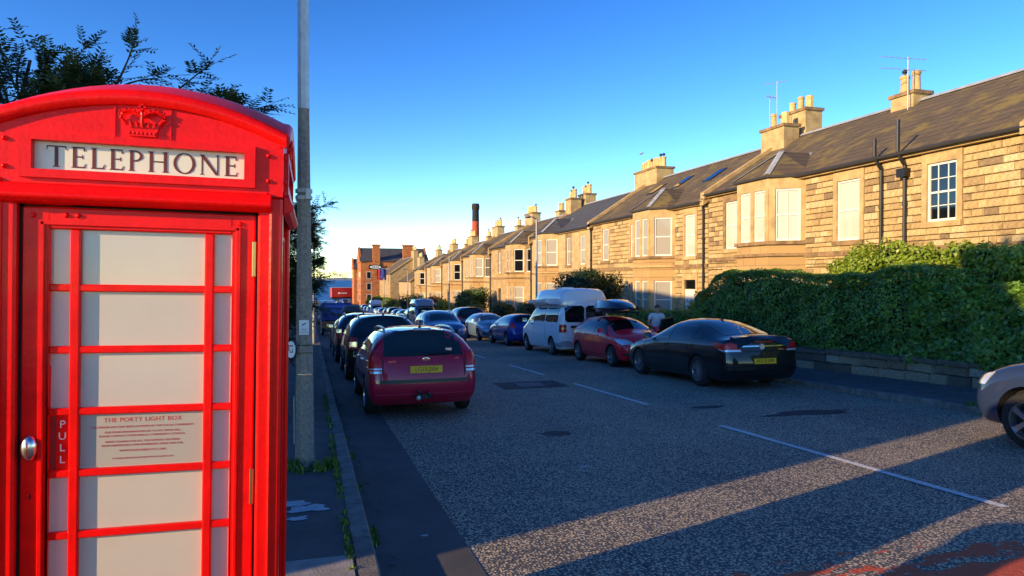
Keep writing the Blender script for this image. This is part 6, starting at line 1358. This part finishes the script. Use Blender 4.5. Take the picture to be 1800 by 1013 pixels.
for (c, r, n) in (((-2.3,6.6,3.0),(.75,.8,.55),85),((-1.7,6.5,2.95),(.65,.7,.36),60),((-1.15,6.5,3.0),(.45,.5,.22),30),((-.75,6.45,3.1),(.22,.4,.18),12)): tips += crown_tips(c, r, n, rg)
for p, d in (((-2.3,6.5,3.35),(-.25,0,1)),((-2.0,6.5,3.3),(.3,0,.8)),((-.85,6.4,3.2),(.7,0,.35)),((-.8,6.4,3.1),(.9,0,.0)),((-1.2,6.4,3.3),(.5,0,.4)),((-1.6,6.5,3.4),(.35,0,.6))): tips += [(p, d, .55, 14), (p, (d[0]+.3,.2,d[2]-.1), .45, 14)]
gz = G(6.6)+.1
spray_tree('rowan_tree', 'feathery dark-leaved tree rising behind the telephone kiosk', (-2.9,6.7,gz), tips, 'leaf_dark', .066, 2, [([(-2.9,6.7,gz),(-2.8,6.7,1.2),(-2.4,6.6,3.1)], [.08,.06,.03]), ([(-2.7,6.7,1.6),(-1.9,6.5,2.9),(-.8,6.4,3.2)], [.04,.025,.012]), ([(-2.5,6.6,2.4),(-2.2,6.5,3.6)], [.03,.012])])
tips = []
for (c, r, n) in (((-1.9,13.2,1.6),(1.5,1.3,1.5),110),((-1.1,12.9,1.3),(1.0,.9,1.1),70),((-.75,12.6,2.35),(.75,.6,.55),40),((-.45,12.6,1.1),(.42,.5,1.1),80),((-.25,12.5,2.7),(.35,.4,.5),34),((-.1,12.5,1.9),(.3,.4,.5),26)): tips += crown_tips(c, r, n, rg, -.1)
for p, d in (((-.3,12.4,2.9),(.8,0,.35)),((-.2,12.4,1.75),(.8,0,.2)),((-.25,12.4,1.4),(.8,0,-.05)),((-.5,12.4,2.5),(.6,0,.1))): tips += [(p, d, .7, 16)]*2
gz = G(13)+.1
spray_tree('garden_tree', 'dark leafy tree overhanging the left pavement beyond the lamp post', (-2.2,13.3,gz), tips, 'leaf_dark', .075, 5, [([(-2.2,13.3,gz),(-2.1,13.2,1.0),(-1.8,13.1,2.6)], [.1,.07,.03]), ([(-2.1,13.2,.8),(-1.2,12.9,1.6),(-.4,12.5,2.6)], [.05,.03,.012]), ([(-2.1,13.2,.6),(-1.1,12.9,1.1),(-.3,12.5,1.4)], [.05,.03,.012])])
# ---- lamp posts down the street
for i, (x, y, h, lb) in enumerate(((10.55,31.6,5.9,'slim grey lamp post beside the dark tree on the right pavement'),(10.55,53.5,5.7,'grey lamp post in front of the large rounded bush'),(10.55,78,5.7,'third grey lamp post down the right pavement'),(10.55,104,5.7,'fourth grey lamp post down the right pavement'),(10.55,126,5.7,'grey lamp post nearest the sandstone tenement'),(.12,34,5.8,'slim lamp post on the left pavement behind the concrete one'))):
    r = empty('street_lamp', (x, y, G(y)+.11), lb, 'lamp post', 'street lamps'); MB().lathe([(.09,0),(.09,1.1),(.055,1.2),(.045,h)], 12).build('post', 'lamp_grey', r, True); sgn = -1 if x > 5 else 1
    MB().tube([(0,0,h),(sgn*.2,0,h+.1),(sgn*.45,0,h+.12)], .025, 6).build('arm', 'lamp_grey', r); m = MB(); m.lathe([(.0,.1),(.12,.07),(.17,.0),(.1,-.05),(0,-.06)], 12, 'z', (sgn*.45,0,h+.1)); m.build('lamp_head', 'lamp_grey', r, True)
# ================================================================== THE MAN by the red hatchback
def skin_mesh(chains, mats, sub=2):
    """chains: list of [(pos, radius), ...]; the first holds the root; others start at an existing point"""
    V = []; E_ = []; Rr = []; idx = {}
    for ch in chains:
        prev = None
        for (p, r) in ch:
            key = tuple(round(c, 4) for c in p)
            if key not in idx: idx[key] = len(V); V.append(p); Rr.append(r)
            if prev is not None and prev != idx[key]: E_.append((prev, idx[key]))
            prev = idx[key]
    me = bpy.data.meshes.new('sk'); me.from_pydata(V, E_, []); ob = link('sk', me); md = ob.modifiers.new('skin', 'SKIN'); md.use_smooth_shade = True
    sl = me.skin_vertices[0].data
    for i, r in enumerate(Rr): sl[i].radius = r if isinstance(r, tuple) else (r, r)
    sl[0].use_root = True; sb = ob.modifiers.new('sub', 'SUBSURF'); sb.levels = sub; sb.render_levels = sub
    dg = bpy.context.evaluated_depsgraph_get(); out = bpy.data.meshes.new_from_object(ob.evaluated_get(dg)); bpy.data.objects.remove(ob)
    out.materials.clear(); [out.materials.append(M(m)) for m in mats]; out.polygons.foreach_set('use_smooth', [True]*len(out.polygons)); return out
MAN = empty('person', (10.62, 19.75, G(19.75)+.115), 'man in white polo shirt standing at the open door of the red hatchback, looking down', 'person'); MAN.rotation_euler = (0, 0, R(-8))
hip, chest, neck = (0,0,.90), (0,-.07,1.24), (0,-.12,1.41)
arms = []
for s in (-1, 1):
    sh, el, wr = (s*.19,-.10,1.34), (s*.27,-.07,1.07), (s*.17,-.29,.98); hand = (s*.13,-.36,.955)
    arms += [[((0,-.085,1.31),.10), (sh,.058), (el,.043), (wr,.03), (hand,.033)]]
    for f, (fx, ln) in enumerate(((-.026,.066),(-.009,.075),(.009,.07),(.025,.055))): arms += [[(hand,.033), ((hand[0]+s*fx,hand[1]-.045,hand[2]+.004),.011), ((hand[0]+s*fx*1.1,hand[1]-.045-ln*.5,hand[2]-.01),.0095), ((hand[0]+s*fx*1.1,hand[1]-.04-ln*.8,hand[2]-.04),.008)]]
    arms += [[(hand,.033), ((hand[0]-s*.035,hand[1]-.015,hand[2]-.005),.012), ((hand[0]-s*.05,hand[1]-.05,hand[2]-.012),.01)]]
legs = []
for s in (-1, 1): legs += [[(hip,(.16,.115)), ((s*.095,0,.82),.09), ((s*.11,-.015,.48),.062), ((s*.115,.02,.09),.042), ((s*.12,-.05,.04),.042), ((s*.125,-.15,.03),.03)]]
spine = [[(hip,(.16,.115)), ((0,-.03,1.06),(.15,.105)), (chest,(.165,.115)), ((0,-.085,1.31),.10), (neck,.056), ((0,-.145,1.48),.055)]]
body = skin_mesh(spine+arms+legs, ['skin']); link('body', body, MAN)
hd = MB(); n = 16; vs = []                                   # head with brow, nose, chin
prof = [(-.115,.03,.0),(-.10,.052,-.012),(-.07,.066,-.014),(-.03,.073,-.008),(.01,.077,0),(.05,.077,.004),(.085,.066,.006),(.11,.042,.006),(.12,.01,.004)]
for (z, r, dy) in prof:
    for k in range(n):
        a = 2*PI*k/n; x = r*math.sin(a)*.95; y = -r*math.cos(a)*1.18+dy
        if k == 0: y -= {-.07:.008,-.03:.012,.01:.026,.05:.006}.get(z, 0)
        if k in (1, n-1): y += {.01:.0,.05:.008}.get(z, 0)
        vs.append((x, y, z))
hd.add(vs, [(i*n+k, i*n+(k+1)%n, (i+1)*n+(k+1)%n, (i+1)*n+k) for i in range(len(prof)-1) for k in range(n)]+[tuple(reversed(range(n))), tuple(range((len(prof)-1)*n, len(prof)*n))])
me = hd.mesh('head', ['skin']); bm = bmesh.new(); bm.from_mesh(me); bmesh.ops.subdivide_edges(bm, edges=bm.edges, cuts=1, use_grid_fill=True, smooth=.6); bm.to_mesh(me); bm.free(); me.polygons.foreach_set('use_smooth', [True]*len(me.polygons))
ho = link('head', me, MAN, (0,-.165,1.555)); ho.rotation_euler = (R(16), 0, R(14))
hr = MB(); vs = []
for (z, r, dy) in [(.0,.082,.012),(.045,.085,.01),(.085,.076,.008),(.112,.052,.008),(.128,.015,.006)]:
    for k in range(n): a = 2*PI*k/n; fr_ = max(0, math.cos(a)); vs.append((r*math.sin(a), -r*math.cos(a)*1.14+dy, max(z, .062*fr_+.0) if z < .06 else z))
hr.add(vs, [(i*n+k, i*n+(k+1)%n, (i+1)*n+(k+1)%n, (i+1)*n+k) for i in range(4) for k in range(n)]+[tuple(range(4*n,5*n))]); hr.build('hair', 'hair_grey', ho, True)
for s in (-1, 1):
    MB().lathe([(0,-.012),(.014,-.01),(.02,0),(.012,.01)], 10, 'x', (s*.074,.004,.0)).build('ear', 'skin', ho, True); MB().lathe([(0,-.006),(.010,-.003),(.011,.003)], 8, 'y', (s*.028,-.083,.026)).build('eye', 'black_print', ho, True)
MB().box(-.022,.022,-.088,-.08,-.052,-.046).build('mouth', 'dark_red', ho)
sh = [[((0,.0,.88),(.178,.135)), ((0,-.03,1.06),(.17,.125)), (chest,(.185,.135)), ((0,-.085,1.32),.118), ((0,-.115,1.385),.068)]]
for s in (-1, 1): sh += [[((0,-.085,1.32),.118), ((s*.195,-.10,1.345),.078), ((s*.24,-.085,1.20),.07)]]
link('shirt', skin_mesh(sh, ['cloth_white']), MAN)
tr_ = [[((0,0,.93),(.172,.13)), ((0,0,.88),(.175,.13))]]
for s in (-1, 1): tr_ += [[((0,0,.88),(.175,.13)), ((s*.097,0,.80),.105), ((s*.112,-.012,.48),.08), ((s*.116,.015,.10),.065)]]
link('trousers', skin_mesh(tr_, ['cloth_dark']), MAN)
for s in (-1, 1): link('shoe', skin_mesh([[((s*.118,.04,.05),.05), ((s*.12,-.06,.045),.048), ((s*.127,-.17,.035),.036)]], ['shoe']), MAN)
# ---- one small flat cloud out over the firth
cm = bpy.data.materials.new('cloud_vapour'); cm.use_nodes = True; N, L = nodes(cm); N.remove(N['Principled BSDF']); pv = N.new('ShaderNodeVolumePrincipled'); pv.inputs['Color'].default_value = (.9,.9,.92,1)
tc = N.new('ShaderNodeTexCoord'); nz = N.new('ShaderNodeTexNoise'); nz.inputs['Scale'].default_value = 3.0; nz.inputs['Detail'].default_value = 4; mp = N.new('ShaderNodeMapping'); mp.inputs['Location'].default_value = (-.5,-.5,-.5); L.new(tc.outputs['Generated'], mp.inputs[0]); L.new(tc.outputs['Generated'], nz.inputs['Vector'])
ln = N.new('ShaderNodeVectorMath'); ln.operation = 'LENGTH'; L.new(mp.outputs[0], ln.inputs[0]); mr = N.new('ShaderNodeMapRange'); mr.inputs['From Min'].default_value = .5; mr.inputs['From Max'].default_value = .1; L.new(ln.outputs['Value'], mr.inputs['Value'])
mu = N.new('ShaderNodeMath'); mu.operation = 'MULTIPLY'; L.new(mr.outputs[0], mu.inputs[0]); L.new(nz.outputs['Fac'], mu.inputs[1]); m2 = N.new('ShaderNodeMath'); m2.operation = 'MULTIPLY'; m2.inputs[1].default_value = .022; L.new(mu.outputs[0], m2.inputs[0]); L.new(m2.outputs[0], pv.inputs['Density']); L.new(pv.outputs[0], N['Material Output'].inputs['Volume']); _M['cloud_vapour'] = cm
cl = MB(); cl.lathe([(0,-1),(.6,-.8),(.95,-.3),(1,0),(.95,.3),(.6,.8),(0,1)], 16); me = cl.mesh('cloud', ['cloud_vapour']); xform_mesh(me, Matrix.Diagonal((95,60,12,1))); o = link('cloud', me, None, (385,3000,325)); o['kind'] = 'structure'
